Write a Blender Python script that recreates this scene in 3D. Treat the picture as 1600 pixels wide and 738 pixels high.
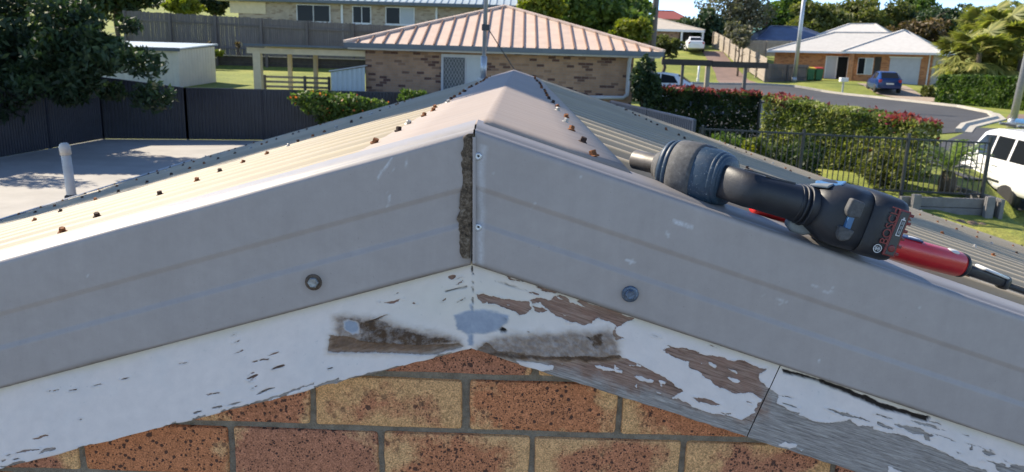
import bpy, bmesh, math, random
import numpy as np
from mathutils import Vector, Matrix, Euler
random.seed(7); RNG = np.random.default_rng(7)
for o in list(bpy.data.objects): bpy.data.objects.remove(o)
SC = bpy.context.scene; COL = SC.collection

# ------------------------------------------------------------------ camera
ZR = 2.547                                   # height of the gable apex above the yard
CAM = np.array([0.0601, -1.0634, ZR + 0.1031])
PITCH, YAW, ROLL = 0.2270, -0.0034, 0.0302
FPX = 1202.0                                 # focal length in photo pixels (1600 wide)
def _axes():
    f = np.array([math.sin(YAW)*math.cos(PITCH), math.cos(YAW)*math.cos(PITCH), -math.sin(PITCH)])
    r = np.array([math.cos(YAW), -math.sin(YAW), 0.0]); u = np.cross(r, f)
    return r*math.cos(ROLL)+u*math.sin(ROLL), -r*math.sin(ROLL)+u*math.cos(ROLL), f
AR, AU, AF = _axes()
cam = bpy.data.cameras.new('camera'); camo = bpy.data.objects.new('camera', cam); COL.objects.link(camo)
camo.matrix_world = Matrix(((AR[0], AU[0], -AF[0], CAM[0]), (AR[1], AU[1], -AF[1], CAM[1]), (AR[2], AU[2], -AF[2], CAM[2]), (0, 0, 0, 1)))
cam.sensor_width = 36; cam.lens = 36*FPX/1600; cam.clip_start = 0.05; cam.clip_end = 6000
cam.dof.use_dof = True; cam.dof.focus_distance = 1.15; cam.dof.aperture_fstop = 13.0
SC.camera = camo

# ------------------------------------------------------------------ sky, sun, exposure
SUN_EL = math.radians(38); SUN_XY = (-0.85, 0.53)
world = bpy.data.worlds.new('World'); SC.world = world; world.use_nodes = True
wn = world.node_tree; wn.nodes.clear()
sky = wn.nodes.new('ShaderNodeTexSky'); sky.sky_type = 'NISHITA'; sky.sun_disc = False
sky.sun_elevation = SUN_EL; sky.sun_rotation = math.atan2(SUN_XY[0], SUN_XY[1])
sky.altitude = 3500; sky.air_density = 0.75; sky.dust_density = 0.0; sky.ozone_density = 1.5
bg = wn.nodes.new('ShaderNodeBackground'); bg.inputs['Strength'].default_value = 0.15
wo = wn.nodes.new('ShaderNodeOutputWorld')
wn.links.new(sky.outputs[0], bg.inputs[0]); wn.links.new(bg.outputs[0], wo.inputs[0])
sun = bpy.data.lights.new('sun', 'SUN'); sun.energy = 4.4; sun.angle = math.radians(0.53); sun.color = (1.0, 0.89, 0.72)
suno = bpy.data.objects.new('sun', sun); COL.objects.link(suno)
sdir = Vector((SUN_XY[0]*math.cos(SUN_EL), SUN_XY[1]*math.cos(SUN_EL), math.sin(SUN_EL)))
suno.rotation_euler = sdir.to_track_quat('Z', 'Y').to_euler(); suno.location = (-20, 15, 25)
SC.view_settings.view_transform = 'Standard'; SC.view_settings.look = 'None'
SC.view_settings.exposure = 1.15; SC.view_settings.gamma = 1.0; SC.view_settings.use_curve_mapping = False

# ------------------------------------------------------------------ geometry helpers
def ray(px, py): return AR*(px-800)/FPX + AU*(369-py)/FPX + AF
def W(px, py, D):                            # world point seen at photo pixel, D metres in front (along Y)
    d = ray(px, py); return Vector(CAM + d*(D/d[1]))
def onplane(px, py, p0, n):
    d = ray(px, py); n = np.array(n); return Vector(CAM + d*(((np.array(p0)-CAM)@n)/(d@n)))
def project(X):
    d = np.atleast_2d(X)-CAM; z = d@AF
    return np.c_[800+FPX*(d@AR)/z, 369-FPX*(d@AU)/z]
ORG = {}
def tag(o, label=None, cat=None, group=None, kind=None):
    if label: o['label'] = label
    if cat: o['category'] = cat
    if group: o['group'] = group
    if kind: o['kind'] = kind
    return o
def empty(name, loc, rz=0.0):
    o = bpy.data.objects.new(name, None); COL.objects.link(o); o.location = loc; o.rotation_euler[2] = rz
    o.empty_display_size = 0.2; ORG[o] = Vector(loc) if rz == 0.0 else None
    return o
def link(name, me, mat, parent=None, loc=None):
    o = bpy.data.objects.new(name, me); COL.objects.link(o)
    if mat and not me.materials: me.materials.append(mat)
    if parent: o.parent = parent; ORG[o] = ORG.get(parent)
    if loc is not None: o.location = loc
    return o
def copytree(o, parent=None):
    c = o.copy(); COL.objects.link(c); c.parent = parent; ORG[c] = ORG.get(o)
    for ch in list(o.children): copytree(ch, c)
    return c
def mesh_np(name, V, F, smooth=False):       # V (n,3), F (m,k) all faces with k corners
    V = np.asarray(V, dtype=np.float32); F = np.asarray(F, dtype=np.int32); m, k = F.shape
    me = bpy.data.meshes.new(name); me.vertices.add(len(V)); me.vertices.foreach_set('co', V.ravel())
    me.loops.add(m*k); me.loops.foreach_set('vertex_index', F.ravel())
    me.polygons.add(m); me.polygons.foreach_set('loop_start', np.arange(0, m*k, k, dtype=np.int32))
    me.polygons.foreach_set('loop_total', np.full(m, k, dtype=np.int32))
    me.polygons.foreach_set('use_smooth', np.full(m, smooth)); me.update(calc_edges=True)
    return me
class MB:
    def __init__(s): s.v = []; s.f = []
    def add(s, vs, fs):
        b = len(s.v); s.v += [Vector(v) for v in vs]; s.f += [tuple(i+b for i in f) for f in fs]; return s
    def bb(s, x0, x1, y0, y1, z0, z1, M=None):
        vs = [Vector(p) for p in ((x0,y0,z0),(x1,y0,z0),(x1,y1,z0),(x0,y1,z0),(x0,y0,z1),(x1,y0,z1),(x1,y1,z1),(x0,y1,z1))]
        if M is not None: vs = [M @ v for v in vs]
        return s.add(vs, [(0,3,2,1),(4,5,6,7),(0,1,5,4),(1,2,6,5),(2,3,7,6),(3,0,4,7)])
    def bar(s, a, b, w, h, up=(0,0,1)):      # box between two points
        a, b = Vector(a), Vector(b); d = (b-a).normalized(); u = Vector(up); sd = d.cross(u)
        if sd.length < 1e-4: sd = d.cross(Vector((0,1,0)))
        sd.normalize(); u = sd.cross(d).normalized(); q = []
        for p in (a, b):
            for i, j in ((-1,-1),(1,-1),(1,1),(-1,1)): q.append(p+sd*(w/2*i)+u*(h/2*j))
        return s.add(q, [(0,1,2,3),(7,6,5,4),(0,4,5,1),(1,5,6,2),(2,6,7,3),(3,7,4,0)])
    def loft(s, secs, caps=True, closed=True):
        n = len(secs[0]); b = len(s.v); F = []
        for sec in secs: s.v += [Vector(p) for p in sec]
        for i in range(len(secs)-1):
            for j in range(n if closed else n-1):
                k = (j+1) % n; F.append((b+i*n+j, b+i*n+k, b+(i+1)*n+k, b+(i+1)*n+j))
        if caps: F.append(tuple(b+j for j in reversed(range(n)))); F.append(tuple(b+(len(secs)-1)*n+j for j in range(n)))
        s.f += F; return s
    def tube(s, pts, rs, n=8, caps=True):
        pts = [Vector(p) for p in pts]
        if not hasattr(rs, '__len__'): rs = [rs]*len(pts)
        secs = []; ref = None
        for i, p in enumerate(pts):
            d = (pts[min(i+1, len(pts)-1)]-pts[max(i-1, 0)]).normalized()
            if ref is None: ref = Vector((0,0,1)) if abs(d.z) < .9 else Vector((1,0,0))
            a = d.cross(ref).normalized(); c = a.cross(d).normalized(); ref = c
            secs.append([p+a*(rs[i]*math.cos(2*math.pi*k/n))+c*(rs[i]*math.sin(2*math.pi*k/n)) for k in range(n)])
        return s.loft(secs, caps)
    def prism(s, poly, ext):
        ext = Vector(ext); n = len(poly); b = len(s.v)
        s.v += [Vector(p) for p in poly]+[Vector(p)+ext for p in poly]
        s.f += [tuple(b+i for i in range(n)), tuple(b+n+i for i in reversed(range(n)))]
        s.f += [(b+i, b+n+i, b+n+(i+1) % n, b+(i+1) % n) for i in range(n)]; return s
    def mesh(s, name, org=None, smooth=False):
        me = bpy.data.meshes.new(name); o = org or Vector((0,0,0))
        me.from_pydata([tuple(v-o) for v in s.v], [], s.f)
        bm = bmesh.new(); bm.from_mesh(me); bmesh.ops.recalc_face_normals(bm, faces=bm.faces)
        bm.to_mesh(me); bm.free()
        if smooth: me.polygons.foreach_set('use_smooth', [True]*len(me.polygons))
        me.update(); return me
    def build(s, name, mat, parent=None, smooth=False, bevel=0.0, sub=0, seg=2):
        o = link(name, s.mesh(name, ORG.get(parent) if parent else None, smooth or bevel > 0), mat, parent)
        if bevel:
            m = o.modifiers.new('bevel', 'BEVEL'); m.width = bevel; m.segments = seg; m.limit_method = 'ANGLE'; m.angle_limit = math.radians(35)
            w = o.modifiers.new('wn', 'WEIGHTED_NORMAL')
        if sub: m = o.modifiers.new('sub', 'SUBSURF'); m.levels = sub; m.render_levels = sub
        return o
def boxobj(name, mat, parent, x0, x1, y0, y1, z0, z1, **k): return MB().bb(x0,x1,y0,y1,z0,z1).build(name, mat, parent, **k)

# numpy value noise
_T = RNG.random((256, 256))
def vnoise(x, y):
    xi = np.floor(x).astype(int); yi = np.floor(y).astype(int); fx = x-xi; fy = y-yi
    fx = fx*fx*(3-2*fx); fy = fy*fy*(3-2*fy); g = lambda a, b: _T[a & 255, b & 255]
    return (g(xi,yi)*(1-fx)+g(xi+1,yi)*fx)*(1-fy)+(g(xi,yi+1)*(1-fx)+g(xi+1,yi+1)*fx)*fy-.5
def polysd(P, poly):                         # signed distance, negative inside
    A = np.array(poly, float); B = np.roll(A, -1, 0); d = np.full(len(P), 1e9); ins = np.zeros(len(P), bool)
    for a, b in zip(A, B):
        e = b-a; w = P-a; t = np.clip((w@e)/max(e@e, 1e-9), 0, 1); q = w-np.outer(t, e); d = np.minimum(d, (q*q).sum(1))
        c = (a[1] > P[:,1]) != (b[1] > P[:,1])
        with np.errstate(divide='ignore', invalid='ignore'):
            xx = a[0]+(P[:,1]-a[1])*(b[0]-a[0])/(b[1]-a[1] if b[1] != a[1] else 1e-9)
        ins ^= c & (P[:,0] < xx)
    d = np.sqrt(d); return np.where(ins, -d, d)

# ------------------------------------------------------------------ materials
class NT:
    def __init__(s, name):
        s.m = bpy.data.materials.new(name); s.m.use_nodes = True; s.t = s.m.node_tree; s.t.nodes.clear()
        s.out = s.n('ShaderNodeOutputMaterial'); s.p = s.n('ShaderNodeBsdfPrincipled'); s.l(s.p.outputs[0], s.out.inputs[0])
    def n(s, typ, **k):
        x = s.t.nodes.new(typ)
        for a, b in k.items(): setattr(x, a, b)
        return x
    def l(s, a, b): s.t.links.new(a, b)
    def set(s, **k):
        for a, b in k.items():
            i = s.p.inputs[a.replace('_', ' ')]
            if hasattr(b, 'is_linked'): s.l(b, i)
            else: i.default_value = (*b, 1) if isinstance(b, tuple) and len(b) == 3 else b
        return s
    def coord(s, which='Object', scale=(1,1,1), rot=(0,0,0)):
        c = s.n('ShaderNodeTexCoord'); m = s.n('ShaderNodeMapping'); m.inputs['Scale'].default_value = scale; m.inputs['Rotation'].default_value = rot
        s.l(c.outputs[which], m.inputs[0]); return m.outputs[0]
    def geo(s, scale=(1,1,1)):
        c = s.n('ShaderNodeNewGeometry'); m = s.n('ShaderNodeMapping'); m.inputs['Scale'].default_value = scale
        s.l(c.outputs['Position'], m.inputs[0]); return m.outputs[0]
    def noise(s, vec, scale, detail=4, rough=.55, dist=0.0):
        x = s.n('ShaderNodeTexNoise'); x.inputs['Scale'].default_value = scale; x.inputs['Detail'].default_value = detail
        x.inputs['Roughness'].default_value = rough; x.inputs['Distortion'].default_value = dist
        if vec is not None: s.l(vec, x.inputs['Vector'])
        return x.outputs['Fac']
    def ramp(s, fac, stops):
        r = s.n('ShaderNodeValToRGB'); e = r.color_ramp.elements
        while len(e) < len(stops): e.new(.5)
        for el, (p, c) in zip(e, stops):
            el.position = p; el.color = (*c, 1) if isinstance(c, tuple) else (c, c, c, 1)
        s.l(fac, r.inputs[0]); return r.outputs[0]
    def mix(s, fac, a, b, blend='MIX'):
        x = s.n('ShaderNodeMix', data_type='RGBA', blend_type=blend)
        for v, i in ((fac, 0), (a, 6), (b, 7)):
            if hasattr(v, 'is_linked'): s.l(v, x.inputs[i])
            else: x.inputs[i].default_value = (*v, 1) if isinstance(v, tuple) else v
        return x.outputs[2]
    def math(s, op, a, b=0.0, c=None, clamp=False):
        x = s.n('ShaderNodeMath', operation=op, use_clamp=clamp)
        for v, i in ((a, 0), (b, 1), (c, 2)):
            if v is None: continue
            if hasattr(v, 'is_linked'): s.l(v, x.inputs[i])
            else: x.inputs[i].default_value = v
        return x.outputs[0]
    def attr(s, name): 
        a = s.n('ShaderNodeAttribute'); a.attribute_name = name; return a.outputs['Fac']
    def bump(s, h, strength=.3, dist=.002):
        b = s.n('ShaderNodeBump'); b.inputs['Strength'].default_value = strength; b.inputs['Distance'].default_value = dist
        s.l(h, b.inputs['Height']); s.l(b.outputs[0], s.p.inputs['Normal']); return s
def mul(c, k): return tuple(x*k for x in c)
def mat(name, col, rough=.6, metal=0.0, var=.25, scale=6.0, bump=0.0, bscale=60.0, bdist=.003, coord='Object', spec=.5, stretch=(1,1,1), rand=0.0):
    s = NT(name); v = s.coord(coord, stretch); n = s.noise(v, scale, 5, .6)
    c = s.ramp(n, [(.25, mul(col, 1-var)), (.75, mul(col, 1+var))])
    if rand:
        oi = s.n('ShaderNodeObjectInfo'); c = s.mix(1.0, c, s.ramp(oi.outputs['Random'], [(0, 1-rand), (1, 1+rand)]), 'MULTIPLY')
    s.set(Base_Color=c, Roughness=rough, Metallic=metal); s.p.inputs['Specular IOR Level'].default_value = spec
    if bump: s.bump(s.noise(v, bscale, 3), bump, bdist)
    return s.m
def leafmat(name, cols, trans=.35, rough=.55):
    s = NT(name); a = s.attr('tint')
    c = s.ramp(a, [(i/(len(cols)-1), x) for i, x in enumerate(cols)])
    s.set(Base_Color=c, Roughness=rough); s.p.inputs['Specular IOR Level'].default_value = .35
    t = s.n('ShaderNodeBsdfTranslucent'); s.l(s.mix(1.0, c, (1.3, 1.5, .6), 'MULTIPLY'), t.inputs[0])
    x = s.n('ShaderNodeMixShader'); x.inputs[0].default_value = trans
    s.l(s.p.outputs[0], x.inputs[1]); s.l(t.outputs[0], x.inputs[2]); s.l(x.outputs[0], s.out.inputs[0]); return s.m
def glassmat(name, tint=(.012,.014,.017)):
    s = NT(name); s.set(Base_Color=tint, Roughness=.12); s.p.inputs['Specular IOR Level'].default_value = .15; return s.m
def brickwall(name, c1, c2, mort, bw=.24, bh=.086):   # far brickwork: pieces too small to pick apart
    s = NT(name); g = s.n('ShaderNodeNewGeometry'); sp = s.n('ShaderNodeSeparateXYZ'); s.l(g.outputs['Position'], sp.inputs[0])
    nn = s.n('ShaderNodeSeparateXYZ'); s.l(g.outputs['Normal'], nn.inputs[0])
    sel = s.math('GREATER_THAN', s.math('ABSOLUTE', nn.outputs[0]), .707)
    h = s.math('ADD', s.math('MULTIPLY', sp.outputs[0], s.math('SUBTRACT', 1.0, sel)), s.math('MULTIPLY', sp.outputs[1], sel))
    cv = s.n('ShaderNodeCombineXYZ'); s.l(h, cv.inputs[0]); s.l(sp.outputs[2], cv.inputs[1])
    b = s.n('ShaderNodeTexBrick'); b.inputs['Scale'].default_value = 1.0; b.inputs['Brick Width'].default_value = bw; b.inputs['Row Height'].default_value = bh
    b.inputs['Mortar Size'].default_value = .005; b.inputs['Mortar Smooth'].default_value = .3
    b.inputs['Color1'].default_value = (0,0,0,1); b.inputs['Color2'].default_value = (1,1,1,1); b.inputs['Mortar'].default_value = (.5,.5,.5,1); s.l(cv.outputs[0], b.inputs[0])
    c = s.ramp(b.outputs['Color'], [(0.0, c2), (.12, c2), (.3, c1), (1, mul(c1, 1.12))])
    c = s.mix(b.outputs['Fac'], c, mort); n = s.noise(cv.outputs[0], 3, 4)
    c = s.mix(1.0, c, s.ramp(n, [(.3, .85), (.7, 1.1)]), 'MULTIPLY')
    s.set(Base_Color=c, Roughness=.9); s.bump(s.math('SUBTRACT', 1.0, b.outputs['Fac']), .5, .01); return s.m
M = {}
M['grey_metal'] = mat('grey_metal', (.30,.31,.32), .45, .3, .15, 8)
M['galv'] = mat('galvanised_steel', (.42,.43,.44), .42, .6, .2, 14)
M['dark_metal'] = mat('dark_powder_coat', (.02,.022,.026), .45, 0, .2, 8)
M['white_paint'] = mat('white_paint', (.72,.72,.70), .5, 0, .08, 5)
M['cream_paint'] = mat('cream_paint', (.66,.55,.36), .55, 0, .1, 5)
M['cream_steel'] = mat('cream_steel', (.60,.56,.46), .5, 0, .08, 3)
M['navy_steel'] = mat('navy_sheet_steel', (.020,.023,.034), .42, 0, .25, 3)
M['blue_steel'] = mat('blue_sheet_steel', (.025,.035,.065), .4, 0, .2, 3)
M['timber_grey'] = mat('weathered_grey_timber', (.125,.112,.105), .9, 0, .3, 3, .4, 30, .01, stretch=(6,6,.5), rand=.15)
M['timber_pale'] = mat('weathered_pale_timber', (.33,.28,.22), .9, 0, .3, 3, .4, 30, .01, stretch=(6,6,.5))
M['timber_dark'] = mat('dark_stained_timber', (.05,.042,.036), .85, 0, .3, 4)
M['sleeper'] = mat('grey_sleeper', (.20,.19,.185), .9, 0, .25, 5, .4, 25, .01, rand=.12)
M['concrete'] = mat('concrete', (.36,.34,.31), .9, 0, .16, 1.4, .3, 90, .004, coord='Object')
M['bounce_ground_dark'] = mat('bounce_ground_dark', (.13,.125,.12), .9, 0, .2, 1.5)
M['kerb'] = mat('kerb_concrete', (.42,.39,.33), .9, 0, .18, 2)
M['asphalt'] = mat('asphalt', (.052,.053,.057), .85, 0, .25, .6, .4, 50, .01)
M['drive_red'] = mat('red_brown_driveway', (.20,.135,.11), .9, 0, .2, 1.0)
M['drive_pale'] = mat('pale_driveway', (.33,.26,.20), .9, 0, .2, 1.2)
M['stone'] = mat('garden_stone', (.28,.19,.13), .9, 0, .35, 9, .6, 30, .02, rand=.3)
M['glass'] = glassmat('window_glass')
M['screen'] = mat('grey_screen_door', (.07,.08,.09), .5, .2, .2, 8)
M['blind'] = mat('pale_blind', (.45,.48,.50), .7, 0, .05, 3)
M['rubber'] = mat('tyre_rubber', (.02,.02,.021), .85, 0, .2, 20)
M['rim'] = mat('silver_wheel', (.45,.46,.47), .35, .6, .1, 10)
M['red_lens'] = mat('red_lamp_lens', (.45,.02,.02), .25, 0, .1, 10)
M['clear_lens'] = mat('clear_lamp_lens', (.65,.66,.66), .2, 0, .1, 10)
M['plate'] = mat('number_plate', (.7,.7,.66), .5, 0, .05, 10)
M['car_white'] = mat('white_car_paint', (.78,.78,.77), .25, 0, .03, 1)
M['car_blue'] = mat('blue_car_paint', (.010,.038,.15), .22, .2, .05, 1)
M['green_bin'] = mat('green_bin_plastic', (.03,.14,.05), .5, 0, .1, 4)
M['red_lid'] = mat('red_lid_plastic', (.35,.03,.03), .5, 0, .1, 4)
M['yellow_lid'] = mat('yellow_lid_plastic', (.55,.42,.04), .5, 0, .1, 4)
M['bark'] = mat('bark', (.11,.085,.065), .95, 0, .35, 5, .6, 20, .02, stretch=(3,3,.6))
M['pole_wood'] = mat('weathered_power_pole', (.17,.145,.125), .9, 0, .3, 3, stretch=(8,8,.4))
M['tan_brick'] = brickwall('tan_brickwork', (.34,.21,.135), (.11,.055,.045), (.28,.24,.20))
M['cream_brick'] = brickwall('cream_brickwork', (.42,.34,.25), (.30,.22,.15), (.38,.35,.30))
M['orange_brick'] = brickwall('orange_brickwork', (.50,.215,.09), (.36,.135,.055), (.40,.29,.20))
M['tan_roof'] = mat('faded_terracotta_roof_paint', (.60,.45,.35), .6, 0, .12, 2.5, rand=.04)
M['tan_rib'] = mat('terracotta_rib', (.24,.135,.085), .6, 0, .12, 3)
M['bluegrey_roof'] = mat('pale_blue_grey_roof', (.42,.48,.50), .5, .1, .08, 2)
M['white_tile'] = mat('white_roof_tile', (.47,.455,.43), .7, 0, .1, 3, rand=.07)
M['cream_roof'] = mat('cream_metal_roof', (.52,.45,.36), .6, 0, .1, 2)
M['navy_roof'] = mat('dark_blue_roof_tile', (.05,.07,.13), .35, 0, .35, 1.2)
M['green_roof'] = mat('green_metal_roof', (.12,.25,.20), .5, 0, .15, 2)
M['red_wall'] = mat('red_house_wall', (.28,.07,.06), .8, 0, .15, 2)
M['fascia_blue'] = mat('slate_gutter', (.10,.12,.14), .5, 0, .15, 3)
M['white_fascia'] = mat('pale_fascia', (.50,.51,.54), .6, 0, .08, 3)
M['soil'] = mat('garden_soil', (.10,.075,.05), .95, 0, .3, 4)
L = {}
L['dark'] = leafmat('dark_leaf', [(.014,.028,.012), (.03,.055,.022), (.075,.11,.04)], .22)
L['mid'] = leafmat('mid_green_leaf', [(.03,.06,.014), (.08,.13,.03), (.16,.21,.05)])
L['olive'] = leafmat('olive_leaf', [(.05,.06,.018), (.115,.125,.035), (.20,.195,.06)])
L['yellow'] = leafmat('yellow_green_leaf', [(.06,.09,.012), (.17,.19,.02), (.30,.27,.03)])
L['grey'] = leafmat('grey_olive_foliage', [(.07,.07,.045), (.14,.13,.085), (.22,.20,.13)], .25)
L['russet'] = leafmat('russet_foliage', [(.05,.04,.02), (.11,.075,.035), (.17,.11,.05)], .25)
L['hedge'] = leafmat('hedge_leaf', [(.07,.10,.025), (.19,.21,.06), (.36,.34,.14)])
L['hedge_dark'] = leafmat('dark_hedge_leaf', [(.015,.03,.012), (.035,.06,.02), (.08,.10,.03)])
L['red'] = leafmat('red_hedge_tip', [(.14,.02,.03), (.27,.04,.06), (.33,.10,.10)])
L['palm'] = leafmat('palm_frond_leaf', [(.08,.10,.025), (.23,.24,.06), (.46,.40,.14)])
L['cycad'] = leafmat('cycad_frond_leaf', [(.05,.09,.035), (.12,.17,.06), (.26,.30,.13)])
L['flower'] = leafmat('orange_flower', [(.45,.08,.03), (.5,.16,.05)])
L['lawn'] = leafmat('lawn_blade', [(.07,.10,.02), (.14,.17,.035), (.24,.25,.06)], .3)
def grassmat():
    s = NT('grass'); v = s.geo(); n = s.noise(v, .35, 6, .65); n2 = s.noise(v, 9, 4, .7)
    c = s.ramp(n, [(.3, (.12,.155,.02)), (.55, (.21,.235,.035)), (.75, (.31,.28,.06))])
    c = s.mix(1.0, c, s.ramp(n2, [(.3, .65), (.7, 1.3)]), 'MULTIPLY')
    s.set(Base_Color=c, Roughness=.95); s.bump(n2, .8, .05); return s.m
M['grass'] = grassmat()

# ------------------------------------------------------------------ terrain
def lerp_prof(p, D): return np.interp(D, [a for a, b in p], [b for a, b in p])
PL = [(-50,0),(24.0,0),(25.2,1.25),(36,1.72),(37.6,1.75),(38.2,2.35),(48,3.0),(70,4.6),(120,9),(300,22)]
PC = [(-50,0),(22,0),(26,.3),(38,.6),(60,1.2),(80,3.0),(120,6.5),(300,20)]
PMd = [(-50,0),(24,0),(32,.35),(56,.95),(66,1.3),(80,3.9),(100,5.6),(150,9),(300,18)]
PRt = [(-50,-.4),(15.2,-.4),(15.6,.15),(30,.35),(38,.52),(55,.78),(57.5,.85),(60.5,1.32),(63.5,1.58),(68,1.75),(82,2.5),(120,5),(300,14)]
PFr = [(-50,-.6),(21,-.6),(26,.0),(30,.33),(38,.52),(55,.78),(57.5,.85),(60.5,1.32),(63.5,1.58),(68,1.75),(82,2.5),(120,5),(300,14)]
def gz(x, y):
    D = np.asarray(y, float)+1.0634; t = np.asarray(x, float)/np.maximum(D, 1.0)
    ps = (PL, PC, PMd, PRt, PRt, PFr); k = np.array([-.12, .02, .25, .42, .615, .64]); zs = np.stack([lerp_prof(p, D) for p in ps]); z = zs[0].copy() if zs.ndim else zs
    out = zs[0].copy()
    for i in range(len(k)-1):
        w = np.clip((t-k[i])/(k[i+1]-k[i]), 0, 1); out = np.where(t > k[i], zs[i]*(1-w)+zs[i+1]*w, out)
    return out
def gzf(x, y): return float(gz(np.array([x]), np.array([y]))[0])
def build_ground():
    xs = np.concatenate([np.arange(-400, -60, 20), np.arange(-60, 80, 1.0), np.arange(80, 420, 20)])
    ys = np.concatenate([np.arange(-40, 16, 4), np.arange(16, 90, .8), np.arange(90, 300, 8), np.arange(300, 1300, 100)])
    X, Y = np.meshgrid(xs, ys); Z = gz(X.ravel(), Y.ravel()).reshape(X.shape)
    V = np.c_[X.ravel(), Y.ravel(), Z.ravel()]; nx = len(xs); i = np.arange(len(xs)-1)
    F = np.concatenate([np.c_[r*nx+i, r*nx+i+1, (r+1)*nx+i+1, (r+1)*nx+i] for r in range(len(ys)-1)])
    o = link('ground', mesh_np('ground', V, F, True), M['grass']); tag(o, kind='structure')
build_ground()
def sheet(name, poly, mat_, lift, kind='structure', step=1.0, thick=0.0):   # polygon draped over the terrain
    bm = bmesh.new(); bm.faces.new([bm.verts.new((x, y, 0)) for x, y in poly])
    xs = [p[0] for p in poly]; ys = [p[1] for p in poly]
    for k in np.arange(math.floor(min(xs))+step, max(xs), step):
        bmesh.ops.bisect_plane(bm, geom=bm.verts[:]+bm.edges[:]+bm.faces[:], plane_co=(k,0,0), plane_no=(1,0,0))
    for k in np.arange(math.floor(min(ys))+step, max(ys), step):
        bmesh.ops.bisect_plane(bm, geom=bm.verts[:]+bm.edges[:]+bm.faces[:], plane_co=(0,k,0), plane_no=(0,1,0))
    bmesh.ops.triangulate(bm, faces=bm.faces[:])
    for v in bm.verts: v.co.z = gzf(v.co.x, v.co.y)+lift
    bmesh.ops.recalc_face_normals(bm, faces=bm.faces[:])
    me = bpy.data.meshes.new(name); bm.to_mesh(me); bm.free()
    if me.polygons and sum(p.normal.z for p in me.polygons) < 0: me.flip_normals()
    o = link(name, me, mat_); tag(o, kind=kind); return o
def XY(px, D): p = W(px, 100, D); return (p.x, p.y)
sheet('concrete_yard', [(-12.6,-3),(-2.2,-3),(-1.3,23.25),(-9.7,21.7),(-11.97,21.2),(-12.5,4)], M['concrete'], .02, step=2.0)
sheet('bounce_ground', [(-11.8,-14),(14,-14),(14,-.9),(5.9,-.3),(-2.3,-.3),(-2.3,-3.1),(-11.8,-3.1)], M['bounce_ground_dark'], .02, step=2.0)  # unseen ground added to control the light bounced onto the gable
ROAD = [(21.0,58.6),(22.4,56.6),(24,52),(25.5,44),(24.6,39.5),(22.8,36),(18.8,31.5),(17.2,29),(12,25.5),(7,26),(6,50),(-10,52),(-10,59.6),(14,59.6),(18.3,59.8)]
sheet('road', ROAD, M['asphalt'], .03)
def kerb(pts, name='kerb'):
    mb = MB(); q = []
    for a, b in zip(pts[:-1], pts[1:]):
        n = max(1, int(math.hypot(b[0]-a[0], b[1]-a[1])/1.0))
        q += [(a[0]+(b[0]-a[0])*i/n, a[1]+(b[1]-a[1])*i/n) for i in range(n)]
    q.append(pts[-1]); secs = []
    for i, p in enumerate(q):
        a, b = q[max(i-1, 0)], q[min(i+1, len(q)-1)]; d = Vector((b[0]-a[0], b[1]-a[1], 0)).normalized(); s = Vector((d.y, -d.x, 0))
        z = gzf(*p); P = Vector((p[0], p[1], z))
        secs.append([P+s*(-.35)+Vector((0,0,-.05)), P+s*(-.35)+Vector((0,0,.05)), P+s*(-.08)+Vector((0,0,.06)), P+s*.02+Vector((0,0,.16)), P+s*.22+Vector((0,0,.16)), P+s*.22+Vector((0,0,-.05))])
    mb.loft(secs); o = mb.build(name, M['kerb']); tag(o, kind='structure'); return o
kerb([(-10,59.6),(14,59.6),(18.3,59.8),(21.0,58.6),(22.4,56.6),(24,52),(25.5,44),(24.6,39.5),(22.8,36),(18.8,31.5),(17.2,29)][::1])
sheet('driveway', [(15.7,59.8),(18.9,60.2),(19.6,68),(20.6,79.5),(18.5,79.5),(17.2,68)], M['drive_red'], .035)
sheet('footpath', [(23.2,36.0),(25.2,39),(33,41),(33,36.5)], M['drive_red'], .06)

# ================================================================== the garage (foreground)
TH = 0.2967; TT = math.tan(TH); CT = math.cos(TH); ST = math.sin(TH)
garage = empty('garage', (0, .3, 0))
tag(garage, 'brick garage with corrugated roof, grey barge flashing and peeling barge boards', 'garage')
def attrs(me, d):
    for k, a in d.items():
        at = me.attributes.new(k, 'FLOAT', 'POINT'); at.data.foreach_set('value', np.asarray(a, np.float32))

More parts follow.
